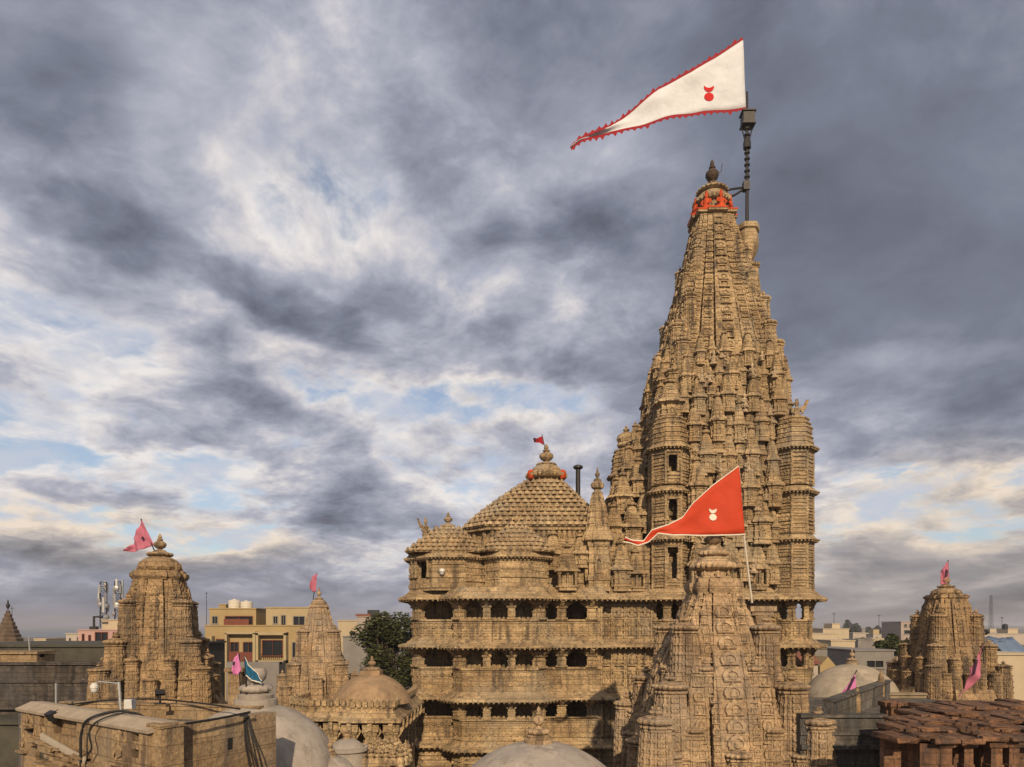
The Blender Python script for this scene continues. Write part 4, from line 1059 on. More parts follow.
def small_shrine(label, px, Y, ytop_plate, ybase, hwb, hwt, rz, mat, turrets, kw, ksp, top, fin, seed, plinth=1.0):
    x, _, zt = PX(px, ytop_plate, Y); zb = PX(px, ybase, Y)[2]
    t = thing('shrine', label, 'shrine', (x, Y, zb), rz); hh = zt - zb
    prof = [(.3, hwb * .88), (hh * .3, hwb * .74), (hh * .55, hwb * .60), (hh * .82, hwb * .16 + hwt * .84 + .04), (hh, hwt)]
    shrine(t, mat, prof, zb, [(a * hwb, b * hwb, z * hh, w * hwb, h * hh) for a, b, z, w, h in turrets], top, fin, kw, ksp, seed=seed, style='dome', columns=[(.20 * hwb, .022 * hwb, ksp * .6, 'shaft'), (.30 * hwb, .12 * hwb, ksp * .7, 'n'), (.40 * hwb, .022 * hwb, ksp * .6, 'shaft'), (.52 * hwb, .13 * hwb, ksp * .75, 'n'), (.64 * hwb, .022 * hwb, ksp * .6, 'shaft')])
    m = MB(); m.loft(RATHA3, [(-zb, hwb * 1.3, 0), (-.5, hwb * 1.3, 0), (-.45, hwb * 1.4, 0), (-.2, hwb * 1.4, 0), (-.15, hwb * 1.15, 0), (.5, hwb * 1.02, 0)]); obj('plinth', m, mat, t)
    return t
TUR_A = [(.42, .46, .40, .15, .48), (.60, .62, .08, .175, .50), (.82, .82, .0, .165, .36), (.30, .80, .0, .11, .44), (.0, .92, .0, .13, .27), (.58, .88, .0, .13, .27)]
small_shrine('broad weathered shrine spire behind the stone parapet, flying a pink pennant', 160, 32.0, 580, 706, 2.46, 1.06, R(17), M_OLD, TUR_A, .44, .48, 1.25, .85, 5)
small_shrine('narrow pale shrine spire in front of the yellow flats', 319, 48.0, 608, 708, 2.5, .60, R(13), M_SHRINE, [(.40, .44, .40, .15, .42), (.62, .64, .05, .17, .46), (.84, .82, .0, .15, .28), (0, .98, -.02, .15, .40)], .40, .42, .7, .75, 6)
small_shrine('dark weathered shrine spire behind the grey terrace, with a lilac pink pennant', 946, 42.0, 599, 694, 2.5, .92, 0.0, M_OLD, TUR_A, .42, .44, .8, .75, 7)
def pennant_pole(px0, py0, px1, py1, Y, label):
    p0 = PX(px0, py0, Y); p1 = PX(px1, py1, Y); t = thing('flagpole', label, 'flagpole', p0)
    m = MB(); m.tube([(0, 0, 0), (p1[0] - p0[0], 0, p1[2] - p0[2])], .03, 5); obj('pole', m, M_METAL, t)
def dark_mark(o, pts, Y, dy=-.12):
    m = MB(); base = o.location
    v = [PX(x, y, Y) for x, y in pts]; n = len(v)
    m.add([(a - base.x, b + dy - base.y, c - base.z) for a, b, c in v] + [(a - base.x, b + dy + .02 - base.y, c - base.z) for a, b, c in v], [tuple(range(n)), tuple(range(2 * n - 1, n - 1, -1))])
    obj('emblem', m, M_DARKCLOTH, o)
o = flag('pennant', 'pink pennant streaming left from the broad weathered spire', [(142, 520), (137, 531), (132, 544), (125, 549)], [(154, 545), (144, 549), (134, 552), (124, 551)], 31.8, M_PINK, .10, 'flag', 'small pink pennants')
dark_mark(o, [(142.5, 538), (144, 536.5), (145.2, 537.6), (144.6, 540), (143, 540)], 31.8)
pennant_pole(155, 552, 141, 519, 31.85, 'thin leaning pole under the pink pennant on the broad spire')
o = flag('pennant', 'small rose pennant hanging above the narrow pale spire', [(317, 573), (312, 577), (310, 583)], [(316, 592), (313, 592), (310, 589)], 47.9, M_PINK, .08, 'flag', 'small pink pennants', nu=14)
pennant_pole(313, 600, 317, 573, 47.95, 'thin pole of the rose pennant on the narrow spire')
o = flag('pennant', 'lilac pink pennant on the finial of the dark right hand shrine', [(948, 561), (943, 567), (940, 576)], [(949, 579), (945, 584), (940, 585)], 41.9, M_PINK, .08, 'flag', 'small pink pennants', nu=14)
dark_mark(o, [(945, 569), (947, 571), (946, 577), (944, 577), (944, 573)], 41.9)
pennant_pole(949, 590, 948, 560, 41.95, 'thin pole of the pennant on the dark right hand shrine')
o = flag('pennant', 'long pink pennant drooping over the red stone roof', [(983, 645), (978, 656), (970, 668), (968, 684), (958, 696)], [(980, 652), (981, 668), (976, 682), (968, 690), (957, 697)], 30.0, M_PINK, .10, 'flag', 'small pink pennants')
dark_mark(o, [(973, 659), (975, 660), (972, 674), (970, 675)], 30.0, -.2)
pennant_pole(984, 664, 983, 643, 30.05, 'pole of the long drooping pink pennant')
o = flag('pennant', 'violet pink pennant hung in front of the tan dome', [(855, 674), (849, 682), (844, 690), (838, 700)], [(857, 694), (852, 697), (846, 697), (838, 702)], 36.0, M_MAGENTA, .08, 'flag', 'small pink pennants', nu=16)
dark_mark(o, [(852, 676), (854, 677), (846, 694), (844, 693)], 36.0, -.16)
pennant_pole(838, 704, 857, 670, 36.05, 'leaning pole of the violet pink pennant')
o = flag('pennant', 'bright pink pennant left of the blue flag over the parapet', [(238, 653), (233, 661), (232, 668)], [(241, 670), (238, 676), (234, 674)], 27.0, M_MAGENTA, .08, 'flag', 'small pink pennants', nu=14)
dark_mark(o, [(234, 662), (236, 661), (236, 665), (234, 665)], 27.0, -.14)
pennant_pole(241, 706, 239, 654, 27.05, 'thin pole of the bright pink pennant')
o = flag('flag', 'teal blue flag with a cream border above the large pale dome', [(245, 657), (248, 664), (255, 671), (262, 681)], [(246, 675), (251, 679), (256, 681), (262, 683)], 24.0, M_BLUE, .05, 'flag', trim=(M_CREAMCLOTH, .8, False), nu=16)
pennant_pole(247, 705, 245, 656, 24.05, 'thin pole of the blue flag')
o = flag('flag', 'tiny dark red flag on the bell roof of the hall', [(542, 436), (538, 438), (533, 439)], [(544, 445), (540, 443), (534, 442)], 58.6, M_REDCLOTH, .08, 'flag', nu=10)
dark_mark(o, [(533, 438), (536, 438.5), (536, 441), (534, 441)], 58.6, -.14)
pennant_pole(546, 453, 542, 434, 58.65, 'thin leaning pole on the bell roof of the hall')
x, y, z = PX(578, 500, 58.5)
t = thing('vent_pipe', 'dark metal pipe with a cap standing on the bell roof', 'pipe', (x, y, z - 1.0))
m = MB(); m.tube([(0, 0, 0), (0, 0, 3.7)], .2, 10); m.lathe([(.26, 1.2), (.26, 1.35)], 10); obj('pipe', m, M_METAL, t, 40)
m = MB(); m.lathe([(.2, 3.6), (.42, 3.72), (.40, 3.9), (.1, 4.02)], 12); obj('cap', m, M_METAL, t, 40)

# ------------------------------------------------------------------ domes
def dome(label, px, py_apex, Y, rad, sag, mat, fin, ring=True, base=2.0, cat='dome', drum=None):
    """dome of sphere radius rad, visible cap of height sag, on a drum to the ground"""
    x, _, z = PX(px, py_apex, Y); t = thing('dome', label, cat, (x, Y, z - sag))
    m = MB(); prof = []; n = 18; a0 = math.acos(max(-1, 1 - sag / rad))
    for i in range(n + 1):
        a = a0 * (1 - i / n); prof.append((max(rad * math.sin(a), .02), sag - rad * (1 - math.cos(a))))
    rb = prof[0][0]
    m.lathe([(rb, -.5)] + prof, 56); obj('shell', m, mat, t, 60)
    m = MB(); m.lathe([(rb + .05, -base), (rb + .05, -.15), (rb + .16, -.12), (rb + .16, .04), (rb - .03, .05)], 48); obj('drum', m, mat, t, 40)
    m = MB(); k = fin
    m.lathe([(k * 1.2, sag - .12), (k * 1.2, sag + k * .25), (k * .95, sag + k * .28), (k * 1.0, sag + k * .5), (k * .6, sag + k * .62)], 16)
    amalaka(m, k * .9, k * .5, (0, 0, sag + k * .6), 24, 12); m.lathe([(k * .35, sag + k * 1.0), (k * .3, sag + k * 1.2)], 10)
    if drum == 'bowl': m.lathe([(k * .3, sag + k * 1.15), (k * .55, sag + k * 1.4), (k * .62, sag + k * 1.75), (k * .5, sag + k * 2.0), (k * .1, sag + k * 2.05)], 16)
    else: kalasha(m, k * .5, k * 1.9, (0, 0, sag + k * 1.05), 12)
    obj('finial', m, mat if mat is M_DOME and drum == 'bowl' else M_SHRINE, t, 40)
    return t, rb
dome('large pale plaster dome beside the stone parapet, with a bowl shaped finial', 256, 703, 24.5, 2.95, 2.6, M_DOME, .62, base=10, drum='bowl')
dome('small pale dome in the court, right of the large pale dome', 330, 755, 24.5, .95, .85, M_DOME, .2, base=9)
t, rb = dome('broad low pale dome in front of the pillared hall', 538.6, 741.5, 26.0, 3.9, 2.4, M_DOME, .46, base=9)
dome('tan plastered dome beyond the grey terrace', 852, 664, 44.0, 3.1, 2.2, M_DOME_TAN, .34, base=9)
dome('tiny white cap dome behind the court finials', 347, 738, 32.0, .95, .45, M_DOME, .17, base=9)
# pillared pavilion with a brown dome
Y = 43.0; x0 = PX(372, 0, Y)[0]; zt = PX(0, 705, 40)[2]; zb = PX(0, 723, 39.2)[2]
pv = thing('pavilion', 'pillared stone pavilion with a brown dome and a toothed parapet', 'pavilion', (x0, Y, 0))
PP = [(-4.75, 6), (-4.75, -1.2), (-3.2, -2.6), (-.6, -2.6), (-.6, -3.3), (1.9, -3.3), (1.9, 6)]
m = MB(); 
for i in range(len(PP) - 1):
    m.seg(PP[i], PP[i + 1], zb + .35, zt - .1, .3, 0, .003, .997)
    a, b = PP[i], PP[i + 1]; l = math.hypot(b[0] - a[0], b[1] - a[1]); ang = math.atan2(b[1] - a[1], b[0] - a[0]); q = max(1, int(l / .34))
    for j in range(q):
        p = lerp(a, b, (j + .5) / q); m.addmb(MB().box((0, 0, 0), (.24, .22, .34)), T(p[0], p[1], zt + .05) @ RZ(ang)); m.addmb(MB().lathe([(.12, 0), (.02, .16)], 4), T(p[0], p[1], zt + .2))
m.loft(PP, [(zb + .3, 1, -.1), (zt - .25, 1, -.1)])
obj('parapet', m, M_TEMPLE, pv)
m = MB(); eave(m, PP, zb + .5, zb, .55, .15, 0, closed=False); obj('eave', m, M_TEMPLE, pv)
PM = pillar_mb(2.6, .24, .5, .7).mesh('pillar', M_TEMPLE)
for i in range(len(PP) - 1):
    a, b = PP[i], PP[i + 1]; l = math.hypot(b[0] - a[0], b[1] - a[1]); q = max(1, round(l / 1.5))
    for j in range(q):
        p = lerp(a, b, j / q); put_copy(PM, 'pillar', pv, (p[0] * .96, p[1] + .25, zb - 2.5), rz=math.atan2(b[1] - a[1], b[0] - a[0]))
m = MB(); m.loft(PP, [(0, 1, -.05), (zb - 2.5, 1, -.05)]); m.box2(-3.6, 1.6, .5, 5.8, 0, zb + .3); obj('base', m, M_TEMPLE, pv)
rad = 2.6; sag = 1.8; m = MB(); n = 16; a0 = math.acos(1 - sag / rad)
m.lathe([(max(.02, rad * math.sin(a0 * (1 - i / n))), zt - .15 + sag - rad * (1 - math.cos(a0 * (1 - i / n)))) for i in range(n + 1)], 44)
obj('dome_shell', m, M_DOME_BROWN, pv, 60)
m = MB(); m.box((0, 0, zt + sag - .1), (1.2, 1.2, .3)); amalaka(m, .5, .25, (0, 0, zt + sag), 20, 10); kalasha(m, .26, .75, (0, 0, zt + sag + .2), 10); obj('finial', m, M_DOME_BROWN, pv, 40)
# roof of small finials in the court
x, y, z = PX(384, 755, 33.0)
cr_ = thing('court_roof', 'low court roof crowded with little stone finials', 'roof', (x, y, z))
m = MB(); m.box2(-1.1, 1.1, -1.0, 1.6, -z, -.5); m.loft(RATHA3, [(-.5, 1.15, 0), (-.35, 1.25, 0), (.0, .95, 0), (.3, .6, 0), (.5, .2, 0)]); obj('roof_body', m, M_TEMPLE, cr_)
fm = MB(); amalaka(fm, .16, .12, (0, 0, .12), 12, 6); fm.lathe([(.2, -.2), (.18, .0), (.1, .12)], 8); kalasha(fm, .11, .3, (0, 0, .22), 8); fm = fm.mesh('finial', M_ROOF, 40)
rr = random.Random(5)
for i in range(7):
    for j in range(5):
        xx = -1.08 + i * .34 + (j % 2) * .17; yy = -1.1 + j * .42
        put_copy(fm, 'finial', cr_, (xx, yy, max(-.3, .35 - .35 * max(abs(xx), abs(yy)))), (1.2, 1.2, 1.0 + .4 * rr.random()))

# ------------------------------------------------------------------ stone parapet in the near left corner
A = PX(21, 705, 21.5); B = PX(150, 729, 17.0); C_ = PX(246, 714, 19.4); D_ = PX(276, 714, 20.4)
z_ = B[2]
pw = thing('parapet_wall', 'weathered stone parapet with a pale sloping coping in the near left corner', 'wall', (B[0], B[1], 0))
a, b, c, d = [(p[0] - B[0], p[1] - B[1]) for p in (A, B, C_, D_)]
ang = math.atan2(b[1] - a[1], b[0] - a[0]); L1 = math.hypot(b[0] - a[0], b[1] - a[1]); ang2 = math.atan2(d[1] - b[1], d[0] - b[0]); L2 = math.hypot(d[0] - b[0], d[1] - b[1])
nx, ny = math.sin(ang), -math.cos(ang); back = lambda p, k: (p[0] - nx * k, p[1] - ny * k)
HOLES = [(.29, .49, -.62, -.10), (.885, .935, -.38, -.17), (.885, .935, -.80, -.58), (.175, .215, -.52, -.14), (.05, .10, -.34, -.16), (.035, .12, -.78, -.48), (.765, .80, -.98, -.72), (.825, .86, -.98, -.72), (.40, .62, -1.52, -1.28), (.14, .30, -1.5, -1.15)]
m = MB(); m.seg(back(a, .22), back(b, .22), z_ - 6.5, z_ - .02, .33); pierced(m, a, b, z_ - 6.5, z_ - .02, .22, [(u0, u1, z_ + c0, z_ + c1) for u0, u1, c0, c1 in HOLES])
m.seg(b, d, z_ - 6.5, z_ - .01, .5, 0, .004)
for zz in (-.55, -1.0, -1.5, -2.1): m.seg(b, d, z_ + zz, z_ + zz + .03, .05, .015, .01)
obj('wall', m, M_PARAPET, pw)
m = MB(); nx, ny = math.sin(ang), -math.cos(ang)
vs = []
for (p, kk) in ((a, -.06), (b, .10)):
    ux, uy = math.cos(ang), math.sin(ang)
    for o, zz in ((.12, -.10), (.14, -.02), (-.30, .16), (-.62, .14), (-.62, -.04)): vs.append((p[0] + nx * o + ux * kk, p[1] + ny * o + uy * kk, z_ + zz))
m.add(vs, [(i, (i + 1) % 5, (i + 1) % 5 + 5, i + 5)[::-1] for i in range(5)] + [(0, 1, 2, 3, 4), (9, 8, 7, 6, 5)]); obj('coping', m, plain('pale_coping', (.37, .295, .21), .95, 0, .18, 2.5, .4, ((.17, .14, .11), 1.6, .58)), pw)
m = MB(); m.box((b[0] + .28, b[1] + .25, z_ - 1.6), (.62, .5, 3.3), ang2); m.box((b[0] + .28, b[1] + .25, z_ + .08), (.70, .58, .10), ang2); obj('corner_block', m, M_PARAPET, pw)
# carved reliefs set in the wall
rr = random.Random(3)
for (u, zz, q) in ((.075, -.50, .34), (.195, -.74, .30), (.81, -.98, .62), (.14, -.98, .30), (.03, -1.3, .4)):
    rl = MB(); p = lerp(a, b, u); figure_bust(rl, T(p[0] + nx * .05, p[1] + ny * .05, z_ + zz) @ RZ(ang) @ SC(q * .8, q * .5, q * 1.1))
    rl.addmb(KUDU, T(p[0], p[1], z_ + zz - .05) @ RZ(ang) @ SC(q * 1.3, q * .35, q * 1.5)); rl.addmb(MB().box((0, 0, 0), (q * 1.3, .2, .07)), T(p[0] + nx * .06, p[1] + ny * .06, z_ + zz - .05) @ RZ(ang))
    obj('relief_figure', rl, M_PARAPET, pw)
bk = MB()      # broken carved courses along the middle of the wall
for zz, u0, u1, o, th in ((-.86, .16, .60, .16, .12), (-1.06, .24, .62, .10, .16), (-1.26, .30, .64, .20, .10), (-1.60, .20, .62, .14, .14), (-1.9, .12, .70, .10, .12)):
    u = u0
    while u < u1:
        du = rr.uniform(.03, .09); p = lerp(a, b, u + du / 2); q = MB(); rough(q, (0, 0, 0), (du * L1 - .01, .3, th * rr.uniform(.7, 1.3)), rr, .025)
        bk.addmb(q, T(p[0] + nx * o * rr.uniform(.4, 1.2), p[1] + ny * o * rr.uniform(.4, 1.2), z_ + zz - (u - u0) * .5 + rr.uniform(-.03, .03)) @ RZ(ang) @ Matrix.Rotation(.05, 4, 'Y')); u += du
obj('broken_course', bk, M_PARAPET, pw)
m = MB(); p0 = lerp(a, b, .26); p1 = lerp(a, b, .62)
for i in range(24):
    p = lerp(p0, p1, (i + .5) / 24); m.addmb(MB().lathe([(.05, 0), (.06, .12), (.03, .2)], 5), T(p[0] + nx * .2, p[1] + ny * .2, z_ - .78 - i * .018))
obj('toothed_course', m, plain('pale_limewash', (.36, .31, .24), .95), pw)
# terrace behind the parapet
tm = MB(); E = PX(60, 706, 26.5); Fp = PX(268, 706, 26.5)
poly = [(A[0] - .3, A[1]), (B[0], B[1] + .3), (D_[0], D_[1] + .2), (Fp[0] + .4, 26.0), (E[0] - 1.5, 26.0)]
tm.loft(poly, [(0, 1, -.2), (z_ - .75, 1, -.2)])
tr = obj('terrace', tm, M_GREYWALL); tag(tr, 'dusty roof terrace enclosed by the stone parapet', 'terrace')
q0 = PX(60, 702, 25.2); q1 = PX(275, 707, 25.2); zq = PX(0, 703, 25.2)[2]
tm = MB(); tm.seg((q0[0], q0[1]), (q1[0], q1[1] - 1.5), z_ - .9, zq, .3); tm.seg((q0[0], q0[1]), (q1[0], q1[1] - 1.5), zq, zq + .06, .36, .05)
o = obj('low_wall', tm, M_PARAPET); tag(o, 'low stained wall at the back of the terrace below the broad spire', 'wall')
# cables
def cable(label, pts, r=.022, group=None):
    """pts (px, py, Y)"""
    P = [Vector(PX(*p)) for p in pts]; Q = []
    for i in range(len(P) - 1):
        p0, p1, p2, p3 = P[max(i - 1, 0)], P[i], P[i + 1], P[min(i + 2, len(P) - 1)]
        for k in range(6):
            t = k / 6; Q.append(.5 * ((2 * p1) + (p2 - p0) * t + (2 * p0 - 5 * p1 + 4 * p2 - p3) * t * t + (3 * p1 - p0 - 3 * p2 + p3) * t ** 3))
    Q.append(P[-1]); m = MB(); m.tube([tuple(q) for q in Q], r, 5)
    tag(obj('cable', m, M_CABLE), label, 'cable', group)
def wy(px):   # distance of the right hand wall face for a column
    t = (px - 150) / (276 - 150.0); return B[1] + (D_[1] - B[1]) * t - .10
def ly(px):
    t = (px - 21) / (150 - 21.0); return A[1] + (B[1] - A[1]) * t - .34
cable('black cable running along the top of the terrace back wall', [(60, 706, 24.9), (100, 701, 24.8), (150, 699, 24.3), (200, 703, 23.6), (240, 709, 22.5)], .03)
cable('black cable draped over the corner of the parapet', [(100, 713, 19.5), (125, 719, 18.6), (150, 722, 17.6), (178, 724, 17.3), (215, 719, 18.2), (250, 712, 19.2)], .035)
for i, (dx, dy) in enumerate(((0, 0), (-4, 3), (-8, -2), (5, 2), (9, 6), (13, -1), (17, 4))):
    cable('black cable in the bundle hanging at the right end of the parapet', [(243 + dx * .25, 713, wy(243)), (242 + dx * .5, 725 + dy, wy(242)), (241 + dx * .9, 742 + dy, wy(241)), (243 + dx * 1.0, 757, wy(243)), (246 + dx * 1.1, 775, wy(246))], .022, 'cables bundled at the right end of the parapet')
cable('single cable slanting down the right face of the parapet', [(172, 722, wy(172)), (180, 742, wy(180)), (192, 760, wy(192)), (200, 775, wy(200))], .02)
cable('single cable curling out below the dark box', [(230, 742, wy(230)), (233, 752, wy(233)), (240, 760, wy(240)), (243, 775, wy(243))], .018)
def wp(u, out, dz):
    p = lerp(A, B, u); return (p[0] + nx * out, p[1] + ny * out, z_ + dz)
def cable_w(label, pts, r):
    P = [Vector(p) for p in pts]; Q = []
    for i in range(len(P) - 1):
        p0, p1, p2, p3 = P[max(i - 1, 0)], P[i], P[i + 1], P[min(i + 2, len(P) - 1)]
        for k in range(5):
            t = k / 5; Q.append(.5 * ((2 * p1) + (p2 - p0) * t + (2 * p0 - 5 * p1 + 4 * p2 - p3) * t * t + (3 * p1 - p0 - 3 * p2 + p3) * t ** 3))
    m = MB(); m.tube([tuple(q) for q in Q + [P[-1]]], r, 6); tag(obj('cable', m, M_CABLE), label, 'cable')
cable_w('thick cable hanging over the coping left of the relief figures', [wp(.74, -1.2, -.3), wp(.70, -.66, .17), wp(.66, -.30, .20), wp(.63, .17, .03), wp(.60, .24, -.35), wp(.60, .26, -.9), wp(.61, .26, -2.5)], .04)
cable_w('thin cable looping over the coping beside the relief figures', [wp(.80, -1.2, -.3), wp(.76, -.66, .17), wp(.73, -.30, .20), wp(.70, .17, .03), wp(.66, .24, -.3), wp(.68, .26, -.7), wp(.64, .26, -1.1), wp(.63, .26, -2.5)], .025)
# small fittings
def box_thing(name, label, cat, px, py, Y, dims, mat, rz=0.0):
    x, y, z = PX(px, py, Y); t = thing(name, label, cat, (x, y, z - dims[2] / 2), rz)
    m = MB(); m.box((0, 0, dims[2] / 2), dims); obj('case', m, mat, t)
    m = MB(); m.box((0, -dims[1] / 2 - .006, dims[2] / 2), (dims[0] * .8, .012, dims[2] * .84)); obj('lid', m, mat, t); return t
box_thing('junction_box', 'slim black box on the right face of the parapet', 'box', 229, 743, wy(229), (.16, .1, .36), M_CABLE, ang2)
box_thing('junction_box', 'white square box on the terrace by the pole', 'box', 130, 704, 22.0, (.30, .16, .30), plain('white_plastic', (.62, .6, .55), .5))
x, y, z = PX(122, 716, 21.0); t = thing('camera_mast', 'grey mast with an arm carrying a white dome camera', 'security camera', (x, y, z - .4))
m = MB(); m.tube([(0, 0, 0), (-.1, 0, 1.45)], .045, 8); obj('mast', m, M_GALV, t, 40)
m = MB(); m.tube([(-.1, 0, 1.40), (-.7, 0, 1.46), (-.85, 0, 1.40)], .022, 6); obj('arm', m, M_GALV, t, 40)
m = MB(); m.lathe([(.03, .24), (.08, .22), (.12, .15), (.12, .08), (.10, .07), (.10, .0), (.07, -.06), (.01, -.08)], 12, (0, 0, 0)); obj('dome_camera', m, plain('camera_shell', (.60, .57, .5), .45), t, 50, loc=(-.85, 0, 1.18))
x, y, z = PX(56, 706, 24.0); t = thing('post', 'short grey post on the left end of the terrace', 'post', (x, y, z - .3))
m = MB(); m.tube([(0, 0, 0), (0, 0, 1.1)], .035, 6); m.box((0, 0, 0), (.3, .2, .06)); obj('pipe', m, M_GALV, t)
x, y, z = PX(160, 692, 23.5); t = thing('floodlight', 'dark floodlight tilted up on the terrace wall', 'floodlight', (x, y, z - .3))
m = MB(); m.box((0, 0, .28), (.30, .14, .18), rx=R(-35), rz=R(35)); obj('lamp_case', m, M_CABLE, t); m = MB(); m.tube([(0, 0, -.1), (0, 0, .2)], .04, 6); m.box((0, 0, -.1), (.3, .2, .05)); obj('bracket', m, M_METAL, t)
p_ = PX(52, 716, ly(52) - .1); t = thing('floodlight', 'black floodlight fixed to the outer face of the parapet', 'floodlight', p_)
m = MB(); m.box((0, 0, 0), (.36, .2, .26), rx=R(30), rz=ang); obj('lamp_case', m, M_CABLE, t); m = MB(); m.tube([(0, .1, .1), (0, .35, .15)], .03, 6); obj('bracket', m, M_METAL, t)

# ------------------------------------------------------------------ town buildings
def facade(name, label, cat, x0, x1, ytop, Y, depth, mat, wins=(), group=None, roof=None, slab=True, zb=0.0, win_mat=None, extra=None):
    """building in picture columns x0..x1 with its roof line on row ytop at distance Y; wins = (x0, x1, y0, y1, frame material)"""
    a = PX(x0, ytop, Y); b = PX(x1, ytop, Y); t = thing(name, label, cat, ((a[0] + b[0]) / 2, Y, zb), 0, group)
    w = b[0] - a[0]; h = a[2] - zb; cx = (a[0] + b[0]) / 2
    m = MB(); front = (-w / 2, 0), (w / 2, 0)
    # front wall with true openings
    ops = sorted([(PX(q[0], 0, Y)[0] - cx, PX(q[1], 0, Y)[0] - cx, PX(0, q[3], Y)[2] - zb, PX(0, q[2], Y)[2] - zb, q[4] if len(q) > 4 else None) for q in wins])
    zs = sorted({0.0, h} | {o[2] for o in ops} | {o[3] for o in ops})
    for za, zc in zip(zs, zs[1:]):
        xs = -w / 2
        for o in ops:
            if o[2] < (za + zc) / 2 < o[3]:
                if o[0] > xs + .01: m.box2(xs, o[0], 0, .25, za, zc)
                xs = max(xs, o[1])
        if w / 2 > xs + .01: m.box2(xs, w / 2, 0, .25, za, zc)
    m.box2(-w / 2, w / 2, .6, depth, 0, h - .05); m.box2(-w / 2, -w / 2 + .2, .25, .6, 0, h); m.box2(w / 2 - .2, w / 2, .25, .6, 0, h); m.box2(-w / 2, w / 2, .25, .6, h - .2, h)
    obj('wall', m, mat, t)
    if slab:
        m = MB(); m.box2(-w / 2 - .12, w / 2 + .12, -.14, depth, h, h + .16); obj('roof_slab', m, mat, t)
    for o in ops:
        m = MB(); x_, X_, z_0, z_1 = o[:4]; k = min(.10, (X_ - x_) * .12)
        for bx in ((x_ - .03, x_ + k, z_0, z_1), (X_ - k, X_ + .03, z_0, z_1), (x_ + k, X_ - k, z_0 - .03, z_0 + k), (x_ + k, X_ - k, z_1 - k, z_1 + .03), ((x_ + X_) / 2 - k * .3, (x_ + X_) / 2 + k * .3, z_0 + k, z_1 - k)):
            m.box2(bx[0], bx[1], -.05, .16, bx[2], bx[3])
        m.box2(x_ - .1, X_ + .1, -.16, .05, z_0 - .14, z_0 - .035)
        f = obj('window', m, o[4] or M_FRAME, t)
        m = MB(); m.box2(x_, X_, .18, .22, z_0, z_1); obj('pane', m, M_GLASS, f)
    return t, cx, w, h
M_FRAME = plain('window_frame', (.22, .20, .17), .7)
M_GLASS = plain('dark_glass', (.02, .022, .025), .15, 0, .2, .5)
M_YELLOW = plain('ochre_render', (.36, .262, .125), .9, 0, .10, .5, .1, ((.30, .20, .09), .35, .6))
M_YELLOW2 = plain('pale_ochre_render', (.40, .31, .175), .9, 0, .10, .5, .1, ((.33, .25, .13), .35, .6))
M_RUST = plain('rust_red_render', (.17, .055, .035), .85, 0, .15, .8)
M_PINKWALL = plain('pink_render', (.46, .29, .25), .9, 0, .10, .4)
M_PALE = plain('pale_render', (.42, .36, .29), .9, 0, .12, .4, .1, ((.28, .24, .2), .35, .6))
M_CREAM = plain('cream_render', (.47, .38, .255), .9, 0, .10, .4, .1, ((.34, .27, .18), .35, .62))
M_GREYR = plain('grey_render', (.22, .20, .18), .92, 0, .2, .5, .1)
M_MAUVE = plain('mauve_render', (.36, .29, .25), .92, 0, .1, .5, .1)
M_TANK = plain('white_tank', (.62, .56, .46), .6)
M_BLACKTANK = plain('black_tank', (.03, .03, .032), .5)
M_TARP = plain('blue_tarpaulin', (.13, .18, .26), .6, 0, .2, .6)
M_TILE = plain('red_tile', (.22, .09, .06), .9, 0, .3, 2)
# yellow block of flats
facade('apartment_block', 'ochre block of flats with rust red balcony surrounds behind the narrow spire', 'building', 205, 312, 626, 105, 14, M_YELLOW,
       [(216, 225, 639, 664, M_RUST), (230, 239, 642, 652, M_RUST), (243, 254, 642, 656, M_RUST), (262, 283, 640, 656, M_RUST), (278, 285, 668, 684, M_RUST), (292, 299, 642, 660)])
fl_ = [o for o in COL.objects if o.name == 'apartment_block'][0]; m = MB()
for (a_, b_, c_, d_) in ((228, 230, 633, 668), (255.5, 258, 633, 668), (258.5, 261, 633, 670), (286, 288.5, 633, 690), (228, 258, 631.5, 634), (258.5, 288.5, 632, 635), (258.5, 288.5, 660, 664), (213, 215, 636, 668)):
    p0 = PX(a_, c_, 105); p1 = PX(b_, d_, 105); m.box2(p0[0] - fl_.location.x, p1[0] - fl_.location.x, -1.2, -.02, p1[2], p0[2])
obj('balcony_surround', m, M_YELLOW2, fl_)
m = MB(); p0 = PX(231, 652, 105); p1 = PX(255, 661, 105); m.box2(p0[0] - fl_.location.x, p1[0] - fl_.location.x, -.9, -.1, p1[2], p0[2]); obj('balcony_panel', m, M_RUST, fl_)
m = MB()
for k in range(12): q = PX(262 + k * 2.0, 0, 105)[0] - fl_.location.x; m.tube([(q, -1.0, PX(0, 660, 105)[2]), (q, -1.0, PX(0, 654, 105)[2])], .03, 4)
q0, q1 = PX(262, 0, 105)[0] - fl_.location.x, PX(284, 0, 105)[0] - fl_.location.x; m.tube([(q0, -1.0, PX(0, 654, 105)[2]), (q1, -1.0, PX(0, 654, 105)[2])], .04, 4); obj('railing', m, M_METAL, fl_)
t_, cx_, w_, hh_ = facade('rooftop_flat', 'ochre rooftop flat with a red panelled balcony, below white water tanks', 'building', 209.5, 256, 609, 109, 9, M_YELLOW, [(212, 218, 616, 624), (225, 253, 616, 625, M_RUST)], zb=PX(0, 626, 109)[2] + .05)
m = MB(); a_ = PX(224, 619, 108.6); b_ = PX(249, 625.5, 108.6); m.box2(a_[0] - cx_, b_[0] - cx_, -.5, -.3, b_[2] - t_.location.z, a_[2] - t_.location.z); obj('balcony_panel', m, M_RUST, t_)
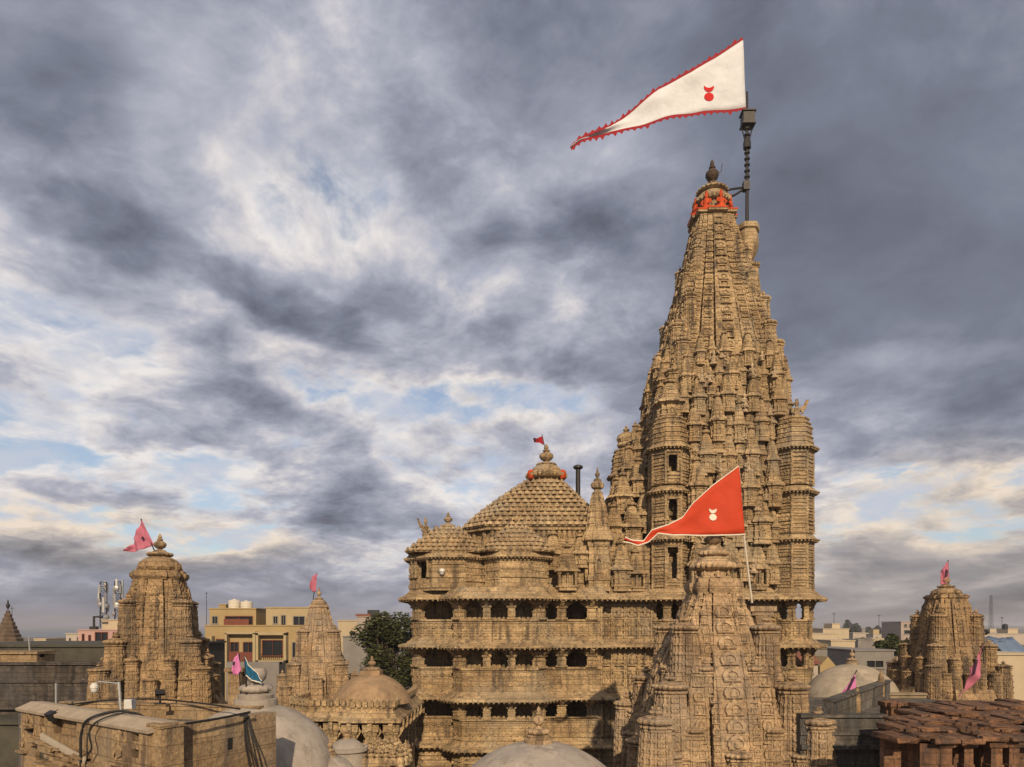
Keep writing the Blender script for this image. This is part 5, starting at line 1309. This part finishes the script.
facade('rooftop_flat', 'plain ochre rooftop flat with three dark windows, right of the water tanks', 'building', 266, 312, 608, 108, 9, M_YELLOW2, [(273, 278, 616, 624), (281, 286, 615, 626), (293, 305, 616, 626)], zb=PX(0, 626, 108)[2] + .05)
def tank(label, px, py0, py1, Y, r, mat, group):
    x, y, z = PX(px, py1, Y); hh = PX(px, py0, Y)[2] - z; t = thing('water_tank', label, 'water tank', (x, y, z), 0, group)
    m = MB(); m.lathe([(r, 0), (r, hh * .28), (r * 1.04, hh * .3), (r * 1.04, hh * .34), (r, hh * .36), (r, hh * .6), (r * 1.04, hh * .62), (r * 1.04, hh * .66), (r, hh * .68), (r, hh * .88), (r * .5, hh * .98)], 20); obj('tank', m, mat, t, 40)
    m = MB(); m.lathe([(r * .32, hh * .95), (r * .32, hh * 1.05), (r * .1, hh * 1.08)], 12); obj('lid', m, mat, t, 40)
tank('taller white water tank on the ochre rooftop flat', 234.5, 599.5, 609, 112, .95, M_TANK, 'water tanks on the ochre flats')
tank('squat white water tank with a dark rim beside the taller one', 246.5, 601, 609, 112, .95, M_TANK, 'water tanks on the ochre flats')
facade('stair_head', 'little ochre stair head left of the white water tanks', 'building', 219, 226, 605, 112, 3, M_YELLOW, zb=PX(0, 609, 112)[2] + .2)
# buildings between the narrow spire and the tree
facade('house', 'cream house with an arched dark window right of the narrow spire', 'building', 338, 358, 621, 120, 9, M_CREAM, [(350, 356, 631, 636)])
t_, cx_, w_, hh_ = facade('house', 'tall mauve walled house with solar boxes on its roof', 'building', 357, 384, 617, 112, 9, M_MAUVE)
m = MB(); m.box2(-w_ / 2 - .2, 0, -.2, 1, hh_ + .16, hh_ + .5); obj('red_coping', m, M_TILE, t_)
facade('house', 'low grey walled house below the mauve one', 'building', 343, 372, 637, 100, 7, M_GREYR)
for i, (a_, b_, c_, d_, lb) in enumerate(((368, 379, 610, 616, 'larger black solar box on the mauve house'), (381, 388, 613, 616, 'smaller black solar box on the mauve house'))):
    p0 = PX(a_, c_, 113); p1 = PX(b_, d_, 113); t = thing('solar_heater', lb, 'solar heater', ((p0[0] + p1[0]) / 2, 113, p1[2] - .3))
    m = MB(); m.box((0, 0, (p0[2] - p1[2]) / 2 + .3), (p1[0] - p0[0], .9, p0[2] - p1[2])); obj('panel', m, M_BLACKTANK, t)
    m = MB(); [m.box(((k - 1) * (p1[0] - p0[0]) * .4, 0, .15), (.1, .6, .6)) for k in range(3)]; obj('stand', m, M_METAL, t)
# pink building and antenna lattices, left
facade('house', 'pink house with dark red shutters under the phone masts', 'building', 78, 124, 630.5, 112, 10, M_PINKWALL, [(82, 84.5, 634, 643, M_RUST), (88.5, 91, 635, 643, M_RUST), (95, 108, 632, 644, M_RUST), (113, 118, 632, 637, M_RUST)])
facade('house', 'small white house with two dark windows left of the pink house', 'building', 66, 82, 634, 114, 8, M_PALE, [(69, 71, 638, 641), (77, 80, 637, 641)])
facade('roof_room', 'pale concrete room carrying the phone masts', 'building', 102, 124, 620.5, 116, 6, M_CREAM)
facade('house', 'tiny cream hut on the shore', 'building', 34, 46, 639, 170, 8, M_CREAM)
def lattice(label, px, py0, py1, Y, wpx, seed, name='phone_mast', taper=1.0, group=None, panels=True):
    x, y, z = PX(px, py1, Y); hh = PX(px, py0, Y)[2] - z; w = wpx * Y / F / 2; t = thing(name, label, 'mast', (x, y, z), .4, group)
    m = MB(); n = 9; r = max(.05, w * .05)
    for sx, sy in ((-1, -1), (1, -1), (1, 1), (-1, 1)): m.tube([(sx * w * .6, sy * w * .6, -1.0), (sx * w * .6 * taper, sy * w * .6 * taper, hh)], r, 4)
    for i in range(n):
        for k in range(4):
            a = [(-1, -1), (1, -1), (1, 1), (-1, 1)][k]; b = [(-1, -1), (1, -1), (1, 1), (-1, 1)][(k + 1) % 4]
            f0 = w * .6 * (1 + (taper - 1) * i / n); f1 = w * .6 * (1 + (taper - 1) * (i + 1) / n)
            m.tube([(a[0] * f0, a[1] * f0, hh * i / n), (b[0] * f1, b[1] * f1, hh * (i + 1) / n)], r * .7, 3); m.tube([(a[0] * f1, a[1] * f1, hh * (i + 1) / n), (b[0] * f1, b[1] * f1, hh * (i + 1) / n)], r * .7, 3)
    obj('lattice', m, M_METAL, t)
    if panels:
        rr = random.Random(seed)
        pm = MB().box((0, 0, 0), (.32, .2, 1.5)).mesh('antenna_panel', M_GALV); dm = MB().lathe([(.45, 0), (.42, .2), (.1, .3)], 12).mesh('dish', M_GALV)
        for i in range(9):
            a = rr.random() * 6.28; put_copy(pm, 'antenna_panel', t, (w * .95 * math.cos(a), w * .95 * math.sin(a), hh * rr.uniform(.35, .95)), rz=a + math.pi / 2)
        for i in range(4):
            a = rr.uniform(3.6, 5.8); o = put_copy(dm, 'dish', t, (w * .9 * math.cos(a), w * .9 * math.sin(a), hh * rr.uniform(.1, .9)), rz=a); o.rotation_euler = (R(90), 0, a + math.pi / 2)
lattice('left one of the two antenna laden phone masts', 103.5, 582, 622, 117, 9, 1)
lattice('right one of the two antenna laden phone masts', 118, 581.5, 618, 117, 9, 2)
x, y, z = PX(94, 630, 114); t = thing('roof_pipe', 'dark bent pipe beside the phone masts', 'pipe', (x, y, z - .2)); m = MB(); m.tube([(0, 0, 0), (0, 0, 2.4), (1.4, 0, 2.4)], .22, 8); m.box((0, 0, .35), (1.1, .8, .9)); obj('pipe', m, M_METAL, t)
lattice('far thin lattice mast right of the dark shrine', 991, 595, 630, 420, 5, 3, 'radio_mast', .5, panels=False)
for px, py0, py1, Y, lb in ((834, 613, 632, 300, 'thin aerial above the cream flats'), (879, 615, 630, 600, 'far thin aerial above the tree line'), (1002, 617, 630, 420, 'faint short aerial beside the lattice mast'), (206.5, 592, 640, 110, 'hair thin aerial left of the ochre flats'), (12, 606, 640, 60, 'thin post with a crossbar beside the dark cone roof')):
    x, y, z = PX(px, py1, Y); hh = PX(px, py0, Y)[2] - z; t = thing('aerial', lb, 'aerial', (x, y, z - 2)); r_ = Y * .35 / F
    m = MB(); m.tube([(0, 0, 0), (0, 0, hh + 2)], [r_, r_ * .6], 5); obj('pole', m, M_METAL, t)
    m = MB(); m.box((0, 0, hh + 1.8), (r_ * 9, r_, r_ * 1.2)); m.box((0, 0, hh + 1.2), (r_ * 6, r_, r_)); obj('crossbar', m, M_METAL, t)
# --- dark building at the left edge
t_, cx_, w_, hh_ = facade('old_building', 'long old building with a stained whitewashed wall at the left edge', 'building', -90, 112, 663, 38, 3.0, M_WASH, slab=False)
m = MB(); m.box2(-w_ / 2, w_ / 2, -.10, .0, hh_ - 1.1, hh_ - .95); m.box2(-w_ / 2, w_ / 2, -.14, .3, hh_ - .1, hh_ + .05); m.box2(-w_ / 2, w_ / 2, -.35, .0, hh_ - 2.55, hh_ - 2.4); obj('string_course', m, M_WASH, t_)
m = MB(); m.box2(-w_ / 2, w_ / 2, -2.8, -.02, 0, hh_ - 3.0); m.box2(-w_ / 2, w_ / 2, -3.0, -.2, hh_ - 3.0, hh_ - 2.86); obj('lower_storey', m, M_DARKROOF, t_)  # shadow on the lower storey is put into its colour by the dark material
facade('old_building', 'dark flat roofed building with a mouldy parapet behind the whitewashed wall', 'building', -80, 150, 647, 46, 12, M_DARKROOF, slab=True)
o_, cx_, w_, hh_ = facade('roof_shed', 'pale plastered block with a ledge on the far left roof', 'building', -40, 37, 654, 40, 1.6, M_PARAPET, zb=PX(0, 664, 40)[2])
x, y, z = PX(30, 655, 40.5); t = thing('post', 'thin pale post on the plastered block', 'post', (x, y, z)); m = MB(); m.tube([(0, 0, 0), (-.08, 0, 1.1)], .04, 6); m.box((0, 0, .03), (.2, .2, .06)); obj('pipe', m, M_GALV, t)
x, y, z = PX(8, 645, 58); t = thing('cone_roof', 'dark conical stone roof at the left edge above the parapet', 'roof', (x, y, 0))
m = MB(); zz = z; lv = [(0, 1.35, 0)]
for i in range(9): lv += [(zz + .34 * i, 1.30 * (1 - (i / 9.3) ** .85), 0), (zz + .34 * i + .2, 1.30 * (1 - (i / 9.3) ** .85), 0)]
m.loft([(x_ * 1, y_ * 1) for x_, y_ in OCT], lv); obj('roof_body', m, plain('dark_cone', (.12, .085, .06), .95, 0, .3, 2, .3), t)
m = MB(); kalasha(m, .16, .9, (0, 0, zz + 3.0), 8); obj('finial', m, M_METAL, t)
facade('grey_wall', 'dark grey blank wall behind the blue flag', 'wall', 226, 279, 662, 50, 1.5, M_GREYR, slab=False)
facade('gate_pier', 'stone pier below the bright pink pennant', 'pier', 228, 241, 672, 30, .7, M_PARAPET, slab=True)

# ------------------------------------------------------------------ right side
# grey terrace
Y0 = 27.0; p0 = PX(800, 716, Y0); p1 = PX(1080, 716, Y0); zt = p0[2]; zback = PX(0, 695, 37.0)[2]
t = thing('roof_terrace', 'grey stained roof terrace with low parapets below the dark shrine', 'terrace', ((p0[0] + p1[0]) / 2, Y0, 0)); w = (p1[0] - p0[0]) / 2
m = MB(); m.box2(-w, w, .35, 10.4, 0, zt - .35); obj('deck', m, M_GREYWALL, t)
m = MB(); m.box2(-w, w, 0, .35, 0, zt - .05); m.box2(-w, w, -.12, .40, zt - .05, zt + .08); m.box2(-w, w, -.08, 0, zt - .75, zt - .62); m.box2(-w, w, -.16, 0, zt - 1.3, zt - 1.12); obj('front_parapet', m, M_GREYWALL, t)
m = MB(); bx0 = PX(885, 0, 37)[0] - t.location.x
m.box2(bx0, w, 10.0, 10.4, 0, zback); m.box2(bx0, w, 9.9, 10.5, zback, zback + .1); obj('back_parapet', m, plain('tan_parapet', (.27, .205, .13), .95, 0, .25, 1.5, .3, ((.12, .09, .07), .9, .55)), t)
m = MB(); sx0 = PX(826, 0, 27)[0] - t.location.x; m.seg((bx0, 10.2), (sx0, .2), zt - .4, zt + .55, .35); m.seg((bx0, 10.2), (sx0, .2), zt + .55, zt + .65, .45, .05); obj('side_parapet', m, M_GREYWALL, t)
for px, py, Y, s, lb in ((881, 687, 35.5, .18, 'small dark stump on the terrace parapet near the tan dome'), (857, 706, 30.5, .17, 'small dark conical stone on the grey terrace'), (896, 722, 27.1, .5, 'square red stone stub at the corner of the red roof')):
    x, y, z = PX(px, py, Y); m = MB()
    m.lathe([(s, -.5), (s * .95, .25), (s * .7, .6), (s * .2, .85)], 8) if 'red' not in lb else m.loft(RATHA3, [(-.3, s, 0), (.6, s * .95, 0), (.64, s * 1.1, 0), (.8, s * 1.1, 0), (.86, s * .6, 0)])
    o = obj('stone_stump', m, M_OLD if 'red' not in lb else M_RED, None, loc=(x, y, z)); tag(o, lb, 'stone')
# red ruin
x, _, z = PX(962, 735, 22.0); rz_ = z
rt = thing('stone_porch', 'ruined red sandstone porch with stepped slab roof and stubby pillars', 'porch', (x, 22.0, 0))
m = MB(); rr = random.Random(9)
XL = PX(896, 0, 20.4)[0] - x; XR = 6.5
for (py, pxl, Y_, dp, th) in ((735, 893, 20.4, 1.2, .17), (727, 899, 21.3, 1.2, .16), (719, 907, 22.3, 1.3, .16), (712, 918, 23.4, 1.4, .15), (706, 932, 24.6, 1.4, .14), (702, 950, 25.7, .9, .13)):
    q = PX(pxl, py, Y_); xx = q[0] - x; xr = XR + (Y_ - 20) * .5
    while xx < xr:
        ww = rr.uniform(.4, 1.0); rough(m, (xx + ww / 2, Y_ - 22 + dp / 2 + rr.uniform(-.16, .08), q[2] - th / 2 + rr.uniform(-.08, .05)), (ww - .02, dp + .3, th * rr.uniform(.65, 1.05)), rr, .04); xx += ww
    m.box2(q[0] - x + .25, xr, Y_ - 22 + (.3 if Y_ > 21 else .95), Y_ - 22 + dp, 0, q[2] - th)
for i in range(60):
    Y_ = rr.uniform(20.5, 25.6); k_ = (Y_ - 20.4) / 5.3; q = PX(rr.uniform(896 + 48 * k_, 1030), 735 - 32 * k_ ** .85, Y_); e = rr.uniform(.06, .16)
    rough(m, (q[0] - x, Y_ - 22, q[2] + e * .2), (e * 1.4, e, e * .8), rr, .02)
obj('slab_roof', m, M_RED, rt)
m = MB()
for px0, px1, pyy in ((910, 936, 737), (936, 972, 740), (972, 1002, 737), (1002, 1040, 741)):
    a_ = PX(px0, pyy, 20.6); b_ = PX(px1, pyy, 20.6); rough(m, ((a_[0] + b_[0]) / 2 - x, -1.0, a_[2]), (b_[0] - a_[0] - .03, 1.25, .22), rr, .03)
obj('eave_slab', m, M_RED, rt)
RP_ = MB(); RP_.loft([(-1, -1), (1, -1), (1, 1), (-1, 1)], [(-3, .2, 0), (.2, .2, 0), (.22, .17, 0), (.7, .17, 0), (.74, .26, 0), (.9, .3, 0)]); RPM = RP_.mesh('pillar', M_RED)
for px, wd in ((944, 1), (967, .8), (994, 1), (1012, .9)):
    a_ = PX(px, 746, 20.6); put_copy(RPM, 'pillar', rt, (a_[0] - x, -1.35, a_[2] - .75), (wd, wd, 1))
m = MB(); a_ = PX(914, 742, 20.8); b_ = PX(936, 742, 20.8); m.box2(a_[0] - x, b_[0] - x, -1.5, -.3, 0, a_[2]); obj('wall', m, M_RED, rt)
# background houses, right
facade('house', 'long low cream house right of the great tower', 'building', 800, 838, 634, 150, 9, M_CREAM, [(820, 823, 640, 646), (827, 831, 643, 648)])
facade('house', 'cream flats with a stair tower and dark balcony', 'building', 823, 849, 629, 190, 12, M_CREAM, [(825, 828, 635, 637), (829, 838, 634, 638)])
facade('stair_head', 'small square stair tower on the cream flats', 'building', 832, 840, 624, 192, 5, M_CREAM, zb=PX(0, 630, 192)[2])
facade('house', 'wide pale yellow wall in front of the cream flats', 'building', 831, 855, 641, 120, 7, M_CREAM)
facade('house', 'small white house with a flat parapet before the tree line', 'building', 853, 866, 633, 210, 8, M_PALE, [(861, 865, 637, 640)])
facade('house', 'greyish house between the white house and the orange one', 'building', 858, 874, 640, 170, 8, M_GREYR)
facade('house', 'low orange fronted house with a pale roof ledge', 'building', 872, 898, 639, 180, 9, M_CREAM, [(875, 879, 641, 646, M_RUST)])
facade('house', 'dark brown long roofed house behind the tan dome', 'building', 806, 856, 649, 90, 8, M_GREYR)
facade('house', 'shadowy grey shed with an open dark bay behind the tan dome', 'building', 855, 894, 651, 80, 7, M_GREYR, [(866, 884, 660, 668)])
t_, cx_, w_, hh_ = facade('house', 'little white gabled house beside the tower foot', 'building', 806, 818, 664, 62, 5, M_PALE, [(810, 813, 667, 673)], slab=False)
m = MB(); m.add([(-w_ / 2 - .3, -.3, hh_), (w_ / 2 + .3, -.3, hh_), (w_ / 2 + .3, 5, hh_), (-w_ / 2 - .3, 5, hh_), (-w_ / 2 - .3, 2.4, hh_ + 1.1), (w_ / 2 + .3, 2.4, hh_ + 1.1)], [(0, 1, 5, 4), (3, 4, 5, 2), (0, 4, 3), (1, 2, 5), (0, 3, 2, 1)]); obj('roof', m, M_TILE, t_)
t_, cx_, w_, hh_ = facade('house', 'ochre gable end in front of the dark long roof', 'building', 820, 836, 666, 66, 5, M_YELLOW, slab=False)
m = MB(); m.add([(-w_ / 2, 0, hh_), (w_ / 2, 0, hh_), (0, 0, hh_ + .9), (-w_ / 2, 5, hh_), (w_ / 2, 5, hh_), (0, 5, hh_ + .9)], [(0, 1, 2), (3, 5, 4), (0, 2, 5, 3), (1, 4, 5, 2), (0, 3, 4, 1)]); obj('gable', m, M_YELLOW, t_)
facade('house', 'concrete framed flats rising left of the dark shrine', 'building', 901, 925, 622, 190, 10, M_MAUVE, [(904, 907, 624, 627), (909, 913, 624, 627), (915, 921, 624, 627), (904, 921, 630, 634)])
facade('house', 'cream house with a dark window at the right edge', 'building', 987, 1040, 655, 62, 8, M_CREAM, [(991, 1009, 668, 677)])
facade('shed', 'shed wall under the blue tarpaulins', 'building', 985, 1030, 646, 85, 6, M_GREYR)
facade('house', 'row of low pale houses on the skyline at the right edge', 'building', 975, 1030, 634, 220, 10, M_PALE, [(981, 985, 637, 640), (992, 996, 637, 640), (1006, 1010, 637, 640)])
facade('stair_head', 'cream stair head on the skyline houses', 'building', 1008, 1018, 629, 224, 5, M_CREAM, zb=PX(0, 635, 224)[2])
tank('black water tank on the skyline houses', 1005, 624, 629.5, 222, .8, M_BLACKTANK, None)
facade('house', 'half hidden dark flat roofed house right of the dark shrine', 'building', 965, 992, 638, 130, 8, M_GREYR)
for (a_, b_, c_, d_, Y, lb) in ((996, 1021, 637, 652, 84, 'large blue tarpaulin slung over the shed'), (984, 997, 636, 640, 86, 'narrow pale blue tarpaulin strip beside the large one')):
    m = MB(); n = 10; p0 = PX(a_, c_, Y); p1 = PX(b_, d_, Y); vs = []
    for i in range(n + 1):
        for j in range(5):
            u, v = i / n, j / 4; vs.append((p0[0] + (p1[0] - p0[0]) * u, Y + 1.5 - 2.8 * v + .08 * math.sin(9 * u + v), p0[2] + (p1[2] - p0[2]) * v - .15 * math.sin(math.pi * u) + .07 * math.sin(13 * u)))
    m.add(vs, [(i * 5 + j, i * 5 + j + 1, i * 5 + j + 6, i * 5 + j + 5) for i in range(n) for j in range(4)])
    o = obj('tarpaulin', m, M_TARP, None, 60); sm = o.modifiers.new('thickness', 'SOLIDIFY'); sm.thickness = .02; tag(o, lb, 'tarpaulin')

ORD = ['nearest', 'second', 'third', 'fourth', 'fifth', 'sixth', 'seventh', 'eighth', 'ninth', 'tenth', 'eleventh', 'twelfth', 'thirteenth', 'farthest']
rr = random.Random(21); mats = [M_PALE, M_CREAM, M_GREYR, M_MAUVE, M_YELLOW2]
for i in range(14):
    pa = 818 + i * 14.5 + rr.uniform(-3, 3); w = rr.uniform(9, 17); Y = rr.uniform(230, 420); top = HOR + rr.uniform(5, 9.5)
    wins = [(pa + w * .2, pa + w * .2 + 1.6, top + 2.2, top + 4.4), (pa + w * .6, pa + w * .6 + 1.6, top + 2.2, top + 4.4)]
    t_, cx_, w_, hh_ = facade('house', 'low far house on the right skyline, %s from the great tower' % ORD[i], 'building', pa, pa + w, top, Y, 9, mats[rr.randrange(5)], wins, 'small far houses right of the tower')
    m = MB(); m.box2(-w_ * .3, w_ * .1, 2, 5, hh_ + .1, hh_ + rr.uniform(1.2, 2.6)); obj('stair_head', m, mats[rr.randrange(5)], t_)
# ------------------------------------------------------------------ trees
M_LEAF = plain('tree_leaves', (.058, .066, .022), .8, 0, .5, 1.2)
M_LEAF2 = plain('far_leaves', (.035, .042, .03), .9, 0, .35, .05)
M_BARK = plain('bark', (.09, .065, .045), .95, 0, .2, 4)
def tree(label, px, ptop, pbase, Y, wpx, seed, name='tree', n=5200, leaf=.22, group=None, mat=None, nb=16):
    x, y, zt = PX(px, ptop, Y); hh = zt; rr = random.Random(seed); w = wpx * Y / F / 2
    t = thing(name, label, 'tree', (x, Y, 0), 0, group)
    m = MB(); m.tube([(0, 0, 0), (.1, 0, hh * .25), (-.1, .1, hh * .5), (0, 0, hh * .8)], [.32, .26, .2, .06], 8)
    lo = max(PX(px, pbase, Y)[2], hh * .3); blobs_ = []
    for i in range(nb):
        a = rr.random() * 6.28; q = rr.random() ** .5; zz = lo + (hh - lo) * rr.uniform(.12, .86)
        env = math.sqrt(max(.12, 1 - ((zz - (lo + hh) / 2) / ((hh - lo) / 2)) ** 2))
        c = (w * .74 * q * env * math.cos(a), w * .74 * q * env * math.sin(a), zz); blobs_.append((c, w * rr.uniform(.24, .42)))
        m.tube([(0, 0, hh * rr.uniform(.25, .5)), (c[0] * .5, c[1] * .5, (hh * .4 + zz) / 2), c], [.12, .07, .03], 5)
    obj('trunk', m, M_BARK, t, 60)
    vs = np.zeros((n * 4, 3)); fs = []
    for i in range(n):
        c, r = blobs_[rr.randrange(len(blobs_))]
        d = Vector((rr.gauss(0, 1), rr.gauss(0, 1), rr.gauss(0, 1))).normalized() * r * (rr.random() ** .4)
        p = Vector(c) + Vector((d.x, d.y, d.z * .8))
        q = Matrix.Rotation(rr.random() * 6.28, 3, 'Z') @ Matrix.Rotation(rr.uniform(.1, 1.3), 3, 'X')
        s = leaf * rr.uniform(.6, 1.4); u = q @ Vector((s, 0, 0)); v = q @ Vector((0, s * .55, 0))
        vs[i * 4:i * 4 + 4] = [p - u, p - v, p + u, p + v]; fs.append((i * 4, i * 4 + 1, i * 4 + 2, i * 4 + 3))
    mm = MB(); mm.add(vs, fs); obj('crown', mm, mat or M_LEAF, t)
tree('dark green tree behind the domed pavilion beside the hall', 388, 606, 706, 68, 78, 1, n=15000, leaf=.17, nb=44)
tree('dark tree left of the dark shrine spire', 893, 630, 660, 95, 34, 2, n=3500, leaf=.28)
tree('low dark tree behind the cream flats', 852, 630, 645, 260, 20, 3, n=2000, leaf=.6, mat=M_LEAF2)
tree('small dark tree right of the dark shrine', 978, 627, 645, 180, 18, 4, n=2000, leaf=.45, mat=M_LEAF2)
# far tree line and hills
m = MB(); rr = random.Random(4); n = 9000; vs = np.zeros((n * 4, 3)); fs = []
for i in range(n):
    px = rr.uniform(800, 960); Y = rr.uniform(620, 760); env = 9 + 5 * math.sin(px * .09) + 4 * math.sin(px * .23 + 1) + 2.5 * math.sin(px * .61)
    p = Vector(((px - 512) * Y / F, Y, max(.5, env * rr.random() ** .6))); q = Matrix.Rotation(rr.random() * 6.28, 3, 'Z') @ Matrix.Rotation(rr.uniform(.2, 1.4), 3, 'X'); s = rr.uniform(1.0, 2.2)
    u = q @ Vector((s, 0, 0)); v = q @ Vector((0, s * .7, 0)); vs[i * 4:i * 4 + 4] = [p - u, p - v, p + u, p + v]; fs.append((i * 4, i * 4 + 1, i * 4 + 2, i * 4 + 3))
m.add(vs, fs); tag(obj('treeline', m, M_LEAF2), 'dark far tree line on the skyline right of the tower', 'tree line', kind='stuff')

# ------------------------------------------------------------------ sea air
hm = bpy.data.materials.new('sea_haze'); hm.use_nodes = True
for n in list(hm.node_tree.nodes):
    if n.type == 'BSDF_PRINCIPLED': hm.node_tree.nodes.remove(n)
pv_ = hm.node_tree.nodes.new('ShaderNodeVolumePrincipled'); pv_.inputs['Color'].default_value = (.80, .76, .76, 1); pv_.inputs['Density'].default_value = .00028; pv_.inputs['Anisotropy'].default_value = .2
hm.node_tree.links.new(pv_.outputs[0], [n for n in hm.node_tree.nodes if n.type == 'OUTPUT_MATERIAL'][0].inputs['Volume'])
m = MB(); m.box2(-3000, 3000, -100, 6000, -2.4, 70); tag(obj('haze', m, hm), kind='stuff')
